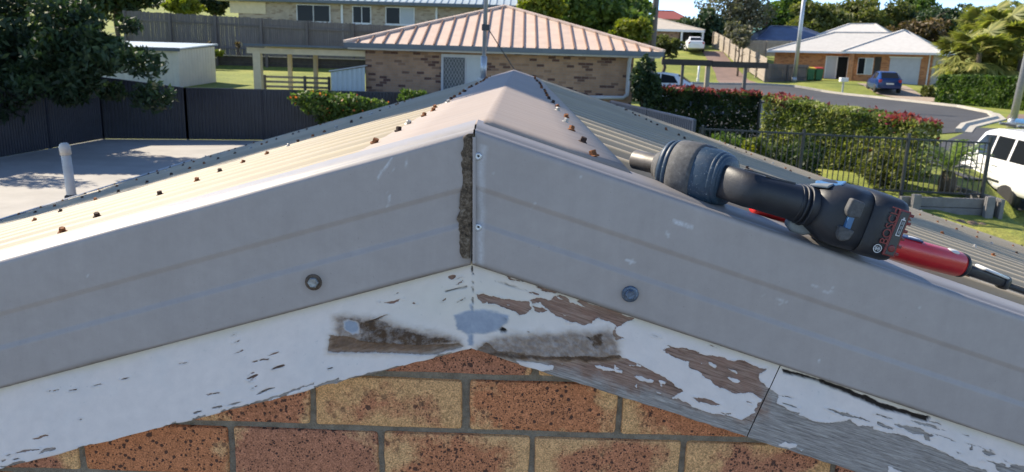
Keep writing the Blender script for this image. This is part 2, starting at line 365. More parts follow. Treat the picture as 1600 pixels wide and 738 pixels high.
def wallmat_mortar():
    s = NT('mortar'); v = s.coord(); n = s.noise(v, 60, 5, .7); n2 = s.noise(v, 500, 2, .6)
    s.set(Base_Color=s.ramp(n, [(.3, (.19,.155,.115)), (.7, (.34,.285,.215))]), Roughness=.95); s.p.inputs['Specular IOR Level'].default_value = .1
    s.bump(s.math('ADD', n, s.math('MULTIPLY', n2, .6)), 1.0, .006); return s.m
def brickmat():
    s = NT('speckled_clay_brick'); oi = s.n('ShaderNodeObjectInfo'); tc = s.n('ShaderNodeTexCoord')
    off = s.n('ShaderNodeVectorMath', operation='SCALE'); s.l(oi.outputs['Location'], off.inputs[0]); off.inputs['Scale'].default_value = 7.31
    ad = s.n('ShaderNodeVectorMath', operation='ADD'); s.l(tc.outputs['Object'], ad.inputs[0]); s.l(off.outputs[0], ad.inputs[1]); v = ad.outputs[0]
    sp = s.n('ShaderNodeSeparateXYZ'); s.l(tc.outputs['Object'], sp.inputs[0])
    rnd = oi.outputs['Random']; rnd2 = s.math('FRACT', s.math('MULTIPLY', rnd, 7.13))
    big = s.noise(v, 14, 4, .6); fine = s.noise(v, 420, 3, .7); med = s.noise(v, 90, 4, .7)
    # cream ends and edges: distance to the brick's ends and top/bottom, made uneven
    ex = s.math('DIVIDE', s.math('ABSOLUTE', sp.outputs[0]), .115); ez = s.math('DIVIDE', s.math('ABSOLUTE', sp.outputs[2]), .0413)
    e = s.math('MAXIMUM', s.math('SUBTRACT', ex, .66), s.math('MULTIPLY', s.math('SUBTRACT', ez, .80), .45))
    e = s.math('ADD', e, s.math('MULTIPLY', s.math('SUBTRACT', big, .5), 1.7))
    e = s.math('ADD', e, s.math('MULTIPLY', s.math('SUBTRACT', med, .5), .35))
    e = s.math('ADD', e, s.math('MULTIPLY', s.math('SUBTRACT', rnd2, .68), .7))
    cream = s.ramp(s.math('ADD', e, .5), [(.36, 0.0), (.66, 1.0)])
    red = s.mix(rnd, (.52,.20,.09), (.41,.18,.11))
    cre = s.mix(rnd2, (.72,.425,.20), (.63,.345,.155))
    c = s.mix(cream, red, cre)
    c = s.mix(1.0, c, s.ramp(fine, [(.28, .42), (.5, 1.0), (.72, 1.6)]), 'MULTIPLY')
    c = s.mix(1.0, c, s.ramp(med, [(.3, .8), (.7, 1.15)]), 'MULTIPLY')
    spots = []
    for sc, th, w in ((78, .40, .92), (150, .50, .95), (330, .54, .95)):
        vo = s.n('ShaderNodeTexVoronoi'); vo.inputs['Scale'].default_value = sc; vo.inputs['Randomness'].default_value = 1.0
        jt = s.n('ShaderNodeVectorMath', operation='ADD'); nz = s.n('ShaderNodeTexNoise'); nz.inputs['Scale'].default_value = sc*2.2; s.l(v, nz.inputs['Vector'])
        sc2 = s.n('ShaderNodeVectorMath', operation='SCALE'); s.l(nz.outputs['Color'], sc2.inputs[0]); sc2.inputs['Scale'].default_value = .55/sc
        s.l(v, jt.inputs[0]); s.l(sc2.outputs[0], jt.inputs[1]); s.l(jt.outputs[0], vo.inputs['Vector'])
        hs = s.n('ShaderNodeSeparateColor'); s.l(vo.outputs['Color'], hs.inputs[0])
        pick = s.math('GREATER_THAN', hs.outputs[0], .5 if sc < 200 else .45)
        sz = s.math('MULTIPLY', hs.outputs[1], th)
        spots.append(s.math('MULTIPLY', s.math('MULTIPLY', s.math('SMOOTH_MIN', s.math('MULTIPLY', s.math('SUBTRACT', sz, vo.outputs['Distance']), 14), 1.0, .1), pick, clamp=True), w))
    sm = s.math('MAXIMUM', s.math('MAXIMUM', spots[0], spots[1]), spots[2])
    sm = s.math('MULTIPLY', sm, s.math('SUBTRACT', 1.0, s.math('MULTIPLY', cream, .7)), clamp=True)
    c = s.mix(s.math('MULTIPLY', sm, .9), c, (.038,.030,.030))
    s.set(Base_Color=c, Roughness=.95); s.p.inputs['Specular IOR Level'].default_value = .08
    s.bump(s.math('SUBTRACT', s.math('ADD', s.math('MULTIPLY', fine, .8), med), sm), .7, .0016); return s.m
M['mortar'] = wallmat_mortar(); M['near_brick'] = brickmat()
wall = MB()
wall.prism([(-2.5,.0565,0), (5.6,.0565,0), (5.6,.0565,ZR-.1-5.6*TT), (0,.0565,ZR-.12), (-2.5,.0565,ZR-.1-2.5*TT)], (0,.1,0))
gable = wall.build('gable_wall', M['mortar'], garage)
boxobj('side_wall', M['tan_brick'], garage, -2.5, -2.4, .16, 5.5, 0, ZR-.15-2.5*TT)
boxobj('side_wall', M['tan_brick'], garage, 5.5, 5.6, .16, 5.5, 0, ZR-.15-5.6*TT)
def brick_mesh(k):
    bm = bmesh.new(); bmesh.ops.create_cube(bm, size=1)
    for v in bm.verts: v.co = Vector((v.co.x*.2305, v.co.y*.05, v.co.z*.083))
    bmesh.ops.bevel(bm, geom=bm.edges[:], offset=.006, segments=2, affect='EDGES', profile=.6)
    fr = [e for e in bm.edges if all(v.co.y < -.015 for v in e.verts)]
    bmesh.ops.subdivide_edges(bm, edges=fr, cuts=3, use_grid_fill=True)
    r = random.Random(k)
    for v in bm.verts:
        q = v.co*40+Vector((k*9.1, 0, k*3.3))
        from mathutils import noise
        d = noise.noise_vector(q)*.0016+noise.noise_vector(q*.35)*.0012
        v.co += Vector((d.x*.9, d.y*.9, d.z*.9))
    me = bpy.data.meshes.new('brick'); bm.to_mesh(me); bm.free(); me.polygons.foreach_set('use_smooth', [True]*len(me.polygons))
    me.materials.append(M['near_brick']); return me
BR = [brick_mesh(k) for k in range(5)]
org = ORG[garage]; CH = .0929; Z0 = -.3815
for row in range(7):
    zc = Z0-CH*(row-1)-CH/2                  # row 0 is the course in the apex
    x0 = {0: -.1419+.1205, 1: -.0087+.121}.get(row, (-.1419+.1205) if row % 2 == 0 else (-.0087+.121))
    for i in range(-7, 8):
        xc = x0+i*.2405
        if abs(xc)*TT-(-zc) > -.20: continue
        o = link('brick', BR[(i*3+row*5) % 5], None, gable, Vector((xc+random.uniform(-.0015,.0015), .0755+random.uniform(-.001,.001), ZR+zc+random.uniform(-.001,.001)))-org)
        o.rotation_euler = (random.uniform(-.008,.008), random.choice((0, math.pi))*0+random.uniform(-.004,.004), random.uniform(-.006,.006))

# ---- barge boards with peeling paint
def z2(pts, ox, oy, sc): return [(ox+x*sc, oy+y*sc) for x, y in pts]
c1 = lambda p: z2(p, 500, 410, .2168); c2 = lambda p: z2(p, 730, 410, .2303); c3 = lambda p: z2(p, 960, 490, .2711)
c4 = lambda p: z2(p, 1170, 560, .2411); c5 = lambda p: z2(p, 1350, 600, .187); c6 = lambda p: z2(p, 200, 430, .3116); c7 = lambda p: z2(p, 0, 560, .2411)
BARE = [
 c2([(65,215),(100,207),(150,232),(300,250),(420,268),(440,320),(400,345),(350,355),(310,330),(250,310),(190,280),(100,285),(75,250)]),
 c2([(420,260),(480,245),(560,255),(600,235),(640,225),(700,262),(760,250),(1140,385),(1010,435),(960,400),(880,380),(850,405),(800,428),(740,410),(680,400),(620,370),(560,340),(545,310),(500,275),(440,275)]),
 c2([(445,300),(530,310),(540,335),(470,335)]), c2([(410,195),(485,215),(480,230),(420,215)]), c2([(250,85),(400,133),(390,142),(300,115)]),
 c2([(400,130),(540,170),(620,205),(600,215),(520,185)]), c2([(985,490),(1000,440),(1025,425),(1015,500),(1060,520),(1010,530)]),
 c2([(60,600),(130,545),(210,600),(330,618),(600,640),(820,640),(1040,635),(1060,660),(820,668),(600,668),(300,650),(120,640)]),
 c3([(0,240),(80,270),(200,328),(258,355),(345,405),(400,452),(315,490),(380,497),(500,560),(600,582),(730,615),(800,570),(850,500),(800,460),(700,460),(600,420),(520,370),(490,335),(430,310),(435,285),(330,250),(280,215),(330,195),(430,210),(520,240),(680,270),(740,275),(800,300),(880,320),(840,345),(835,390),(890,430),(950,470),(930,515)])
 + c4([(290,350),(400,395),(480,420),(600,415),(650,400),(700,435),(800,440),(810,460),(880,480),(960,490),(1037,520)])
 + c5([(374,455),(500,510),(580,525),(690,575),(780,640),(850,660),(890,700),(1000,715),(1050,760)]) + [(1500,800),(1100,800),(760,600),(772,553),(800,556),(850,561),(900,563)],
 c3([(450,488),(520,492),(632,535),(560,530),(480,510)]), c3([(605,565),(680,578),(670,587),(620,577)]), c3([(735,500),(800,515),(795,522)]),
 c4([(540,345),(600,348),(640,350),(770,400),(780,412),(700,390),(600,365)]), c4([(820,410),(950,455),(900,462),(830,430)]), c4([(930,422),(985,440),(960,445)]), c4([(1000,435),(1037,440),(1037,462)]),
 c5([(355,300),(480,320),(600,355),(715,395),(640,382),(480,345)]), c5([(240,328),(330,352),(420,368),(490,380),(520,420),(590,440),(550,446),(550,480),(515,475),(500,430),(400,420),(330,378)]),
 c5([(540,305),(600,315),(665,345),(580,328)]), c5([(990,560),(1020,555),(1115,588),(1030,600)]), c5([(1075,655),(1180,670),(1190,695),(1230,690),(1240,665),(1337,680),(1420,738),(1160,745),(1090,690)]),
 c5([(800,412),(905,438),(850,432)]), c5([(775,560),(820,575),(790,578)]), c5([(950,625),(1090,655),(1080,668),(1000,640)]), c5([(875,530),(910,520),(900,555),(880,555)]),
 c7([(205,520),(235,508),(325,493),(325,500),(300,510),(230,525)]), c7([(75,625),(150,598),(255,586),(250,594),(150,612)]), c7([(245,620),(280,597),(360,578),(360,598),(290,612)]), c7([(75,690),(110,670),(160,668),(150,682),(80,697)]),
 c7([(0,660),(48,650),(30,668),(0,676)]), c7([(0,700),(50,693),(40,705),(0,712)]),
 c1([(920,100),(945,85),(975,90),(972,118),(950,128),(925,115)]), c1([(470,300),(500,285),(605,262),(590,272),(500,302)]), c1([(875,270),(905,263),(900,278),(880,285)]), c1([(980,155),(1020,132),(1042,128),(1020,150)]), c1([(668,292),(690,290),(692,302),(675,303)]),
 c6([(610,650),(700,620),(830,575),(935,537),(935,543),(850,578),(720,628),(600,662)]), c6([(930,560),(1027,530),(1060,520),(1060,540),(960,575)]),
]
GAPS = [c4([(215,66),(300,90),(420,126),(600,186),(750,246),(860,296),(855,328),(760,280),(560,200),(420,142),(230,97)]), c5([(0,92),(140,165),(560,280),(535,317),(300,252),(140,212),(120,182),(0,118)]),
        c1([(900,205),(1060,172),(1062,178),(905,212)]), c2([(190,130),(300,158),(405,190),(300,165)]), c2([(800,505),(840,515),(835,530)]), c2([(210,455),(235,440),(268,455),(260,475),(225,480)])]
LENS = [(*c6([(720,472)])[0],*c6([(790,450)])[0],6),(*c6([(590,525)])[0],*c6([(652,498)])[0],6),(*c6([(640,600)])[0],*c6([(742,560)])[0],5),(*c6([(705,402)])[0],*c6([(762,386)])[0],4),(*c6([(530,395)])[0],*c6([(582,375)])[0],3),
 (*c6([(655,427)])[0],*c6([(710,420)])[0],4),(*c6([(620,440)])[0],*c6([(652,430)])[0],4),(*c6([(520,345)])[0],*c6([(565,325)])[0],2.4),(*c6([(520,303)])[0],*c6([(552,291)])[0],2),(*c6([(325,695)])[0],*c6([(372,680)])[0],5),(*c6([(420,670)])[0],*c6([(475,655)])[0],4.5),(*c6([(495,655)])[0],*c6([(570,637)])[0],4),
 (*c6([(240,450)])[0],*c6([(295,440)])[0],3),(*c6([(390,603)])[0],*c6([(465,588)])[0],3.5),(*c6([(605,500)])[0],*c6([(635,487)])[0],2.5),(*c6([(605,535)])[0],*c6([(645,518)])[0],2.5),(*c6([(620,570)])[0],*c6([(650,555)])[0],2.2),(*c6([(1000,472)])[0],*c6([(1030,463)])[0],3),
 (*c7([(775,140)])[0],*c7([(842,127)])[0],3),(*c7([(600,181)])[0],*c7([(668,164)])[0],3),(*c7([(432,213)])[0],*c7([(500,199)])[0],3),(*c7([(310,216)])[0],*c7([(388,202)])[0],2.6),(*c7([(512,397)])[0],*c7([(532,391)])[0],3),(*c7([(20,640)])[0],*c7([(90,615)])[0],2),(*c7([(80,660)])[0],*c7([(128,650)])[0],3),
 (*c1([(985,290)])[0],*c1([(1055,258)])[0],2.6),(*c1([(990,118)])[0],*c1([(1030,100)])[0],2),(*c1([(420,290)])[0],*c1([(450,282)])[0],2),(*c1([(535,238)])[0],*c1([(570,215)])[0],2),(*c1([(340,435)])[0],*c1([(490,378)])[0],4),
 (*c3([(300,180)])[0],*c3([(420,245)])[0],3),(*c3([(540,180)])[0],*c3([(600,200)])[0],3),(*c4([(490,325)])[0],*c4([(600,355)])[0],3),(*c4([(815,360)])[0],*c4([(935,398)])[0],3),(*c4([(200,240)])[0],*c4([(300,265)])[0],3),(*c4([(215,290)])[0],*c4([(330,325)])[0],3),
 (*c5([(90,250)])[0],*c5([(250,300)])[0],3),(*c5([(690,455)])[0],*c5([(770,487)])[0],2.6),(*c5([(830,490)])[0],*c5([(1080,560)])[0],2.4),(*c5([(510,400)])[0],*c5([(720,465)])[0],2.4),(*c5([(1150,630)])[0],*c5([(1230,660)])[0],2.4),(*c3([(210,122)])[0],*c3([(262,137)])[0],1.6),
 (*c2([(240,375)])[0],*c2([(270,388)])[0],2.5),(*c2([(400,472)])[0],*c2([(425,476)])[0],2.5)]
WHITE = [c3([(535,280),(560,278),(582,300),(575,312),(545,298)]), c3([(645,318),(690,330),(718,350),(690,348)]), c3([(655,362),(690,368),(728,385),(722,408),(690,398)]), c3([(105,358),(160,365),(232,382),(225,396),(150,385)]), c3([(250,384),(290,388),(305,405),(270,416)]),
 c3([(0,318),(45,325),(40,338),(0,338)]), c3([(78,293),(150,305),(150,314),(90,302)]), c4([(188,562),(240,548),(315,568),(270,595),(220,580)]), c4([(320,590),(350,595),(340,603)]), c4([(900,698),(930,702),(1010,745),(910,745)]),
 c2([(180,655),(300,662),(420,672),(560,700),(640,690),(740,690),(600,694),(585,738),(420,740),(300,700)]), c2([(840,695),(900,698),(1050,735),(960,738)]), c3([(120,405),(140,410),(135,432)]), c3([(240,452),(275,465),(265,472)]), c3([(665,665),(695,668),(690,678)]), c3([(0,320),(0,300),(40,318)]),
 c3([(440,635),(470,645),(450,645)]), c3([(350,605),(390,612),(380,618)]), c2([(690,252),(715,240),(750,270),(808,303),(740,288),(690,262)]), c2([(615,240),(665,255),(660,262),(620,252)]),
 c2([(255,275),(300,288),(280,295)]), c2([(95,290),(145,265),(140,278),(100,295)]), c2([(645,360),(680,368),(660,372)]), c2([(1010,440),(1050,420),(1110,450),(1118,485),(1060,515),(1012,490)]), c2([(900,155+545),(940,720),(990,738),(920,738)]),
 c3([(510,285),(490,285),(500,293)])]
DIRT = [c1([(95,395),(180,375),(320,395),(450,395),(560,440),(720,480),(930,520),(1020,560),(1040,612),(860,660),(450,655),(60,650),(70,540),(110,520)]), c2([(60,560),(150,520),(300,480),(380,490),(480,470),(600,480),(700,455),(780,470),(860,460),(960,440),(1000,480),(1030,560),(1045,650),(820,670),(300,655),(60,620)])]
STRIPS = [c1([(70,530),(200,535),(300,568),(500,588),(700,598),(1000,588),(1040,610),(850,662),(700,668),(450,652),(58,648)])]
DIRTHARD = [c1([(170,400),(300,410),(300,440),(420,410),(540,470),(700,520),(860,540),(990,575),(700,600),(480,590),(280,570),(300,480)]),
            c2([(200,610),(600,645),(1040,640),(1040,655),(820,668),(400,655),(120,630)]), c2([(840,510),(880,475),(925,500),(910,560),(870,600),(845,560)])]
SEAL = [c1([(165,430),(200,415),(260,425),(285,460),(275,500),(235,512),(190,490)]), c1([(965,380),(1090,350),(1180,345),(1290,360),(1360,385),(1345,440),(1300,480),(1200,515),(1070,520),(990,480)]), c1([(1082,300),(1098,300),(1105,350),(1085,350)]), c1([(1068,515),(1108,515),(1105,600),(1070,600)])]
JOINT = (c1([(1083,0)])[0], c1([(1092,330)])[0])
def lens_sd(P, l):
    x1, y1, x2, y2, th = l; a = np.array((x1, y1)); e = np.array((x2-x1, y2-y1)); n2 = e@e; t = ((P-a)@e)/n2; tc = np.clip(t, 0, 1)
    d = np.linalg.norm(P-a-np.outer(tc, e), axis=1); return d-th*.5*np.sqrt(np.clip(4*tc*(1-tc), 0, 1))*.55
def board_mat():
    s = NT('peeling_painted_timber'); tc = s.n('ShaderNodeTexCoord'); 
    gv = s.n('ShaderNodeMapping'); s.l(tc.outputs['UV'], gv.inputs[0]); v = gv.outputs[0]
    st = s.n('ShaderNodeMapping'); s.l(tc.outputs['UV'], st.inputs[0]); st.inputs['Scale'].default_value = (1, 14, 1); g = st.outputs[0]
    st2 = s.n('ShaderNodeMapping'); s.l(tc.outputs['UV'], st2.inputs[0]); st2.inputs['Scale'].default_value = (1, 4, 1)
    grain = s.noise(g, 22, 8, .75, .6); grain2 = s.noise(g, 70, 4, .7); fine = s.noise(v, 500, 3, .7); mid = s.noise(v, 45, 5, .65); ragged = s.noise(st2.outputs[0], 160, 4, .7)
    big = s.noise(v, 9, 4, .6)
    pe = s.math('ADD', s.attr('peel'), s.math('MULTIPLY', s.math('SUBTRACT', ragged, .5), .26))
    bare = s.ramp(pe, [(.485, 0.0), (.515, 1.0)])
    # wood under the paint: red primer / brown towards silver-grey
    wood = s.ramp(grain, [(.3, (.075,.047,.036)), (.47, (.25,.155,.115)), (.68, (.43,.30,.235))])
    wood = s.mix(s.ramp(mid, [(.45, 0.0), (.68, .55)]), wood, (.30,.16,.115))
    greyw = s.ramp(s.math('ADD', s.math('MULTIPLY', grain, .7), s.math('MULTIPLY', grain2, .3)), [(.33, (.085,.073,.066)), (.5, (.31,.275,.25)), (.66, (.53,.48,.44))])
    gr = s.math('ADD', s.attr('grey'), s.math('MULTIPLY', s.math('SUBTRACT', mid, .5), .9), clamp=True)
    wood = s.mix(s.ramp(gr, [(.35, 0.0), (.65, 1.0)]), wood, greyw)
    paint = s.ramp(mid, [(.3, (.67,.595,.56)), (.7, (.75,.665,.62))])
    paint = s.mix(s.math('MULTIPLY', s.ramp(big, [(.45, 0.0), (.7, 1.0)]), .35), paint, (.55,.55,.56))
    sp = s.ramp(s.noise(v, 120, 2, .5), [(.66, 0.0), (.74, 1.0)])
    paint = s.mix(s.math('MULTIPLY', s.math('MULTIPLY', sp, s.ramp(big, [(.4, 0.0), (.6, 1.0)])), .28), paint, (.30,.31,.33))
    paint = s.mix(s.math('MULTIPLY', s.attr('cream'), .75), paint, (.62,.57,.44))
    c = s.mix(bare, paint, wood)
    dn = s.noise(v, 60, 7, .72)
    dm = s.math('MULTIPLY', s.attr('dirt'), s.ramp(dn, [(.3, .6), (.55, 1.0)]), clamp=True)
    dcol = s.math('ADD', s.math('SUBTRACT', 1.0, s.attr('dirt')), s.math('MULTIPLY', s.math('SUBTRACT', s.noise(v, 70, 7, .72), .5), .75))
    c = s.mix(dm, c, s.ramp(dcol, [(.0, (.085,.05,.03)), (.22, (.17,.105,.062)), (.45, (.29,.20,.13)), (.75, (.46,.37,.28))]))
    c = s.mix(s.attr('dark'), c, (.018,.013,.011))
    c = s.mix(s.attr('seal'), c, s.ramp(mid, [(.3, (.23,.265,.33)), (.7, (.34,.375,.44))]))
    s.set(Base_Color=c, Roughness=s.ramp(s.attr('seal'), [(0, .75), (1, .35)])); s.p.inputs['Specular IOR Level'].default_value = .25
    h = s.math('ADD', s.math('MULTIPLY', s.math('SUBTRACT', 1.0, bare), .6), s.math('MULTIPLY', s.math('MULTIPLY', grain, bare), .8))
    h = s.math('ADD', h, s.math('MULTIPLY', fine, .12)); h = s.math('ADD', h, s.math('MULTIPLY', s.math('MULTIPLY', s.attr('dirt'), dn), .9))
    s.bump(h, 1.0, .0022); return s.m
M['board'] = board_mat()
def make_board(side, s0, s1, name, label, shear0=0.0, shear1=0.0, tail=None):
    n = int((s1-s0)/.0019); ss = np.linspace(s0, s1, n+1)
    if tail: ss = np.concatenate([ss, np.linspace(s1, tail, 12)[1:]])
    hs = np.concatenate([np.linspace(-.04, -.17, 4), np.linspace(-.172, -.319, 86)])
    S, H = np.meshgrid(ss, hs)
    t = np.clip((S-s0)/(s1-s0), 0, 1); f = shear0*np.clip(1-t*4, 0, 1)+shear1*np.clip(t*4-3, 0, 1)
    X = (S+f*(H+.25)); Hh = H.copy()
    Hh[-1] += .0012*vnoise(S[-1]*60, S[-1]*0+side)*2*1.0          # uneven lower edge
    Xw = side*X; Zw = ZR+Hh-X*TT
    P = project(np.c_[Xw.ravel(), np.full(X.size, .012), Zw.ravel()]); N = len(P)
    wx = vnoise(P[:,0]*.06, P[:,1]*.22)*5+vnoise(P[:,0]*.2+9, P[:,1]*.6)*2.2+vnoise(P[:,0]*.5+3, P[:,1]*1.2)*1.1
    wy = vnoise(P[:,0]*.07+50, P[:,1]*.2+7)*4+vnoise(P[:,0]*.25+20, P[:,1]*.55)*2.0
    Q = P+np.c_[wx, wy]
    sd = np.full(N, 30.0)
    for p in BARE: sd = np.minimum(sd, polysd(Q, p))
    for p in STRIPS: sd = np.minimum(sd, polysd(P+.4*np.c_[wx, wy], p))
    for p in WHITE: sd = np.maximum(sd, -polysd(Q, p))
    for l in LENS: sd = np.minimum(sd, lens_sd(P+.4*np.c_[wx, wy], l))
    # random thin flaking along the lower edge
    edge = (H.ravel()+.319)*1000
    sd = np.minimum(sd, np.where(vnoise(P[:,0]*.045+5, P[:,1]*0+side*3) > .04, edge-2.2-3*vnoise(P[:,0]*.2, P[:,1]*0), 9))
    dk = np.full(N, 30.0)
    for p in GAPS: dk = np.minimum(dk, polysd(P+.5*np.c_[wx, wy], p))
    for l in LENS: dk = np.minimum(dk, lens_sd(P, l)+.9)
    dirt = np.zeros(N)
    for p in DIRT: dirt = np.maximum(dirt, .8*np.clip(.55-polysd(Q, p)/15, 0, 1))
    for p in DIRTHARD: dirt = np.maximum(dirt, np.clip(.85-polysd(Q, p)/6, 0, 1))
    seal = np.zeros(N)
    for p in SEAL: seal = np.maximum(seal, np.clip(.5-polysd(P+.7*np.c_[wx, wy], p)/3.5, 0, 1))
    # joint between the two boards at the apex
    a, b = np.array(JOINT[0]), np.array(JOINT[1])
    jw = np.clip(1.1-np.abs(P[:,0]-(738+(P[:,1]-411)*.01)+wx*.4)/1.2, 0, 1)*(P[:,1] < 488)*(vnoise(P[:,1]*.22, P[:,1]*0) > -.22)
    grey = np.clip((edge < 0)*0+.12+np.clip(1-(H.ravel()+.319)/.05, 0, 1)*.75+np.clip((P[:,0]-1165)/60, 0, 1)*.75-(P[:,0] < 1000)*.15-np.clip(1-edge/2, 0, 1)*0, 0, 1)
    cream = np.clip(1-(-.1856-H.ravel())/(.016+.010*vnoise(P[:,0]*.02, P[:,1]*0)), 0, 1)*np.clip((P[:,0] < 3000)*1.0, 0, 1)
    cream = np.maximum(cream, .6*np.exp(-((P[:,0]-735)/150)**2-((P[:,1]-470)/50)**2))
    peel = np.clip(.5-sd/10, 0, 1)
    dark = np.maximum(np.clip(.5-dk/1.6, 0, 1), jw)*(1-seal)
    dirt = dirt*(1-seal); 
    lip = np.exp(-((peel-.40)/.07)**2)*np.clip(.6+2.2*vnoise(P[:,0]*.09, P[:,1]*.09), 0, 1)
    Y = .012+.0014*np.clip(peel*5-2, 0, 1)-.0022*lip+.0045*dark+.0026*np.clip(.5-polysd(P+.3*np.c_[wx, wy], STRIPS[0])/2, 0, 1)-.0022*np.clip(dirt*1.6-.3, 0, 1)*(.4+1.4*vnoise(P[:,0]*.35, P[:,1]*.35)+.9*vnoise(P[:,0]*.12, P[:,1]*.2))-.0008*seal
    V = np.c_[Xw.ravel(), Y, Zw.ravel()]; nx = len(ss); nh = len(hs)
    i = np.arange(nx-1); F = np.concatenate([np.c_[r*nx+i, (r+1)*nx+i, (r+1)*nx+i+1, r*nx+i+1] for r in range(nh-1)])
    # underside, back and ends
    bot = V[(nh-1)*nx:].copy(); bot[:,1] = .046; b0 = len(V); top = V[:nx].copy(); top[:,1] = .046; V = np.concatenate([V, bot, top])
    F = np.concatenate([F, np.c_[(nh-1)*nx+i, b0+i, b0+i+1, (nh-1)*nx+i+1], np.c_[b0+i, b0+nx+i, b0+nx+i+1, b0+i+1]])
    for e in (0, nx-1): F = np.concatenate([F, [[e, (nh-1)*nx+e, b0+e, b0+nx+e]]])
    if side < 0: F = F[:, ::-1]
    me = mesh_np(name, V-np.array(ORG[garage]), F, True)
    pad = lambda a, v: np.concatenate([a, np.full(2*nx, v)])
    bb = np.concatenate([np.clip(.35+.6*vnoise(ss*40, ss*0+2), 0, 1)]*2)
    attrs(me, dict(peel=np.concatenate([peel, bb]), grey=pad(grey, .6), dirt=pad(dirt, 0), seal=pad(seal, 0), dark=pad(dark, 0), cream=pad(cream, 0)))
    uv = me.uv_layers.new(name='UVMap'); Sl = np.concatenate([S.ravel(), ss, ss]); Hl = np.concatenate([H.ravel(), np.full(nx, -.33), np.full(nx, -.05)])
    idx = F.ravel(); uv.data.foreach_set('uv', np.c_[Sl[idx]+side*3+s0*5, Hl[idx]].astype(np.float32).ravel())
    o = link(name, me, M['board'], garage); tag(o, label); return o
make_board(-1, 0.0, .80, 'barge_board', 'white painted timber barge board with fine cracks', tail=2.5)
make_board(1, 0.0, .4426, 'barge_board', 'short barge board with paint peeling off red-brown timber', 0, .29)
make_board(1, .4440, 1.0, 'barge_board', 'silver-grey weathered barge board with strips of white paint', .29, 0, tail=2.5)

# ---- barge flashing
def flash_mat():
    s = NT('grey_flashing_steel'); v = s.coord(); n = s.noise(v, 3, 4, .6); f = s.noise(v, 700, 2, .6); m = s.noise(v, 40, 5, .7)
    c = s.ramp(n, [(.3, (.325,.283,.265)), (.7, (.37,.324,.302))])
    c = s.mix(1.0, c, s.ramp(m, [(.3, .94), (.7, 1.06)]), 'MULTIPLY')
    stv = s.coord('Object', (28, 1, 1.2)); c = s.mix(1.0, c, s.ramp(s.noise(stv, 1.6, 5, .65), [(.3, .965), (.7, 1.03)]), 'MULTIPLY')
    c = s.mix(s.math('MULTIPLY', s.ramp(s.noise(v, 330, 2, .5), [(.70, 0.0), (.76, 1.0)]), .45), c, (.17,.16,.155))
    c = s.mix(s.math('MULTIPLY', s.attr('flange_dim'), .75), c, (.215,.21,.21))  # top flange painted darker to hold down its full-sun brightness
    c = s.mix(s.math('MULTIPLY', s.attr('scuff'), s.ramp(s.noise(v, 260, 4, .7), [(.3, .4), (.6, 1.0)])), c, (.60,.60,.62))
    c = s.mix(s.math('MULTIPLY', s.attr('grime'), s.ramp(m, [(.2, .3), (.6, 1.0)])), c, (.13,.10,.075))
    s.set(Base_Color=c, Roughness=s.ramp(m, [(.3, .44), (.7, .55)]), Metallic=.0); s.p.inputs['Specular IOR Level'].default_value = .5
    s.bump(s.math('ADD', s.math('MULTIPLY', f, .35), m), .12, .0006); return s.m
M['flash'] = flash_mat()
PROF = [(.080,.0136),(.05,.0112),(.032,.0090),(.0285,.0072),(.024,.0046),(.018,.0040),(.0145,.0056),(.011,.0066),(.0075,.0064),(.004,.0048),(.0015,.0022),(.0003,-.0002)]
FACE = [(0,-.0025),(0,-.0680),(.0040,-.0722),(.0040,-.1168),(0,-.1208),(0,-.1765),(.002,-.1785),(.008,-.1785),(.012,-.174)]
SCUFF = [(597,268,612,248,7),(590,280,600,262,5),(615,268,617,258,2.5),(633,262,636,250,2.5),(606,300,611,318,3),(605,325,608,318,2),(1050,345,1085,357,9),(1042,362,1044,372,4),(978,405,992,412,6),(984,415,988,406,4),(1190,462,1198,456,2),(1213,468,1224,470,2),(1218,476,1232,470,2),(1296,460,1304,446,2),(1270,446,1296,459,1.6),(828,330,838,318,1.8),(768,270,771,271,3),(905,275,908,276,2),(730,430,734,410,2),(345,290,350,291,2),(135,430,138,431,3),(1435,480,1438,481,3),(1278,560,1280,566,2.5),(1055,350,1062,348,6)]
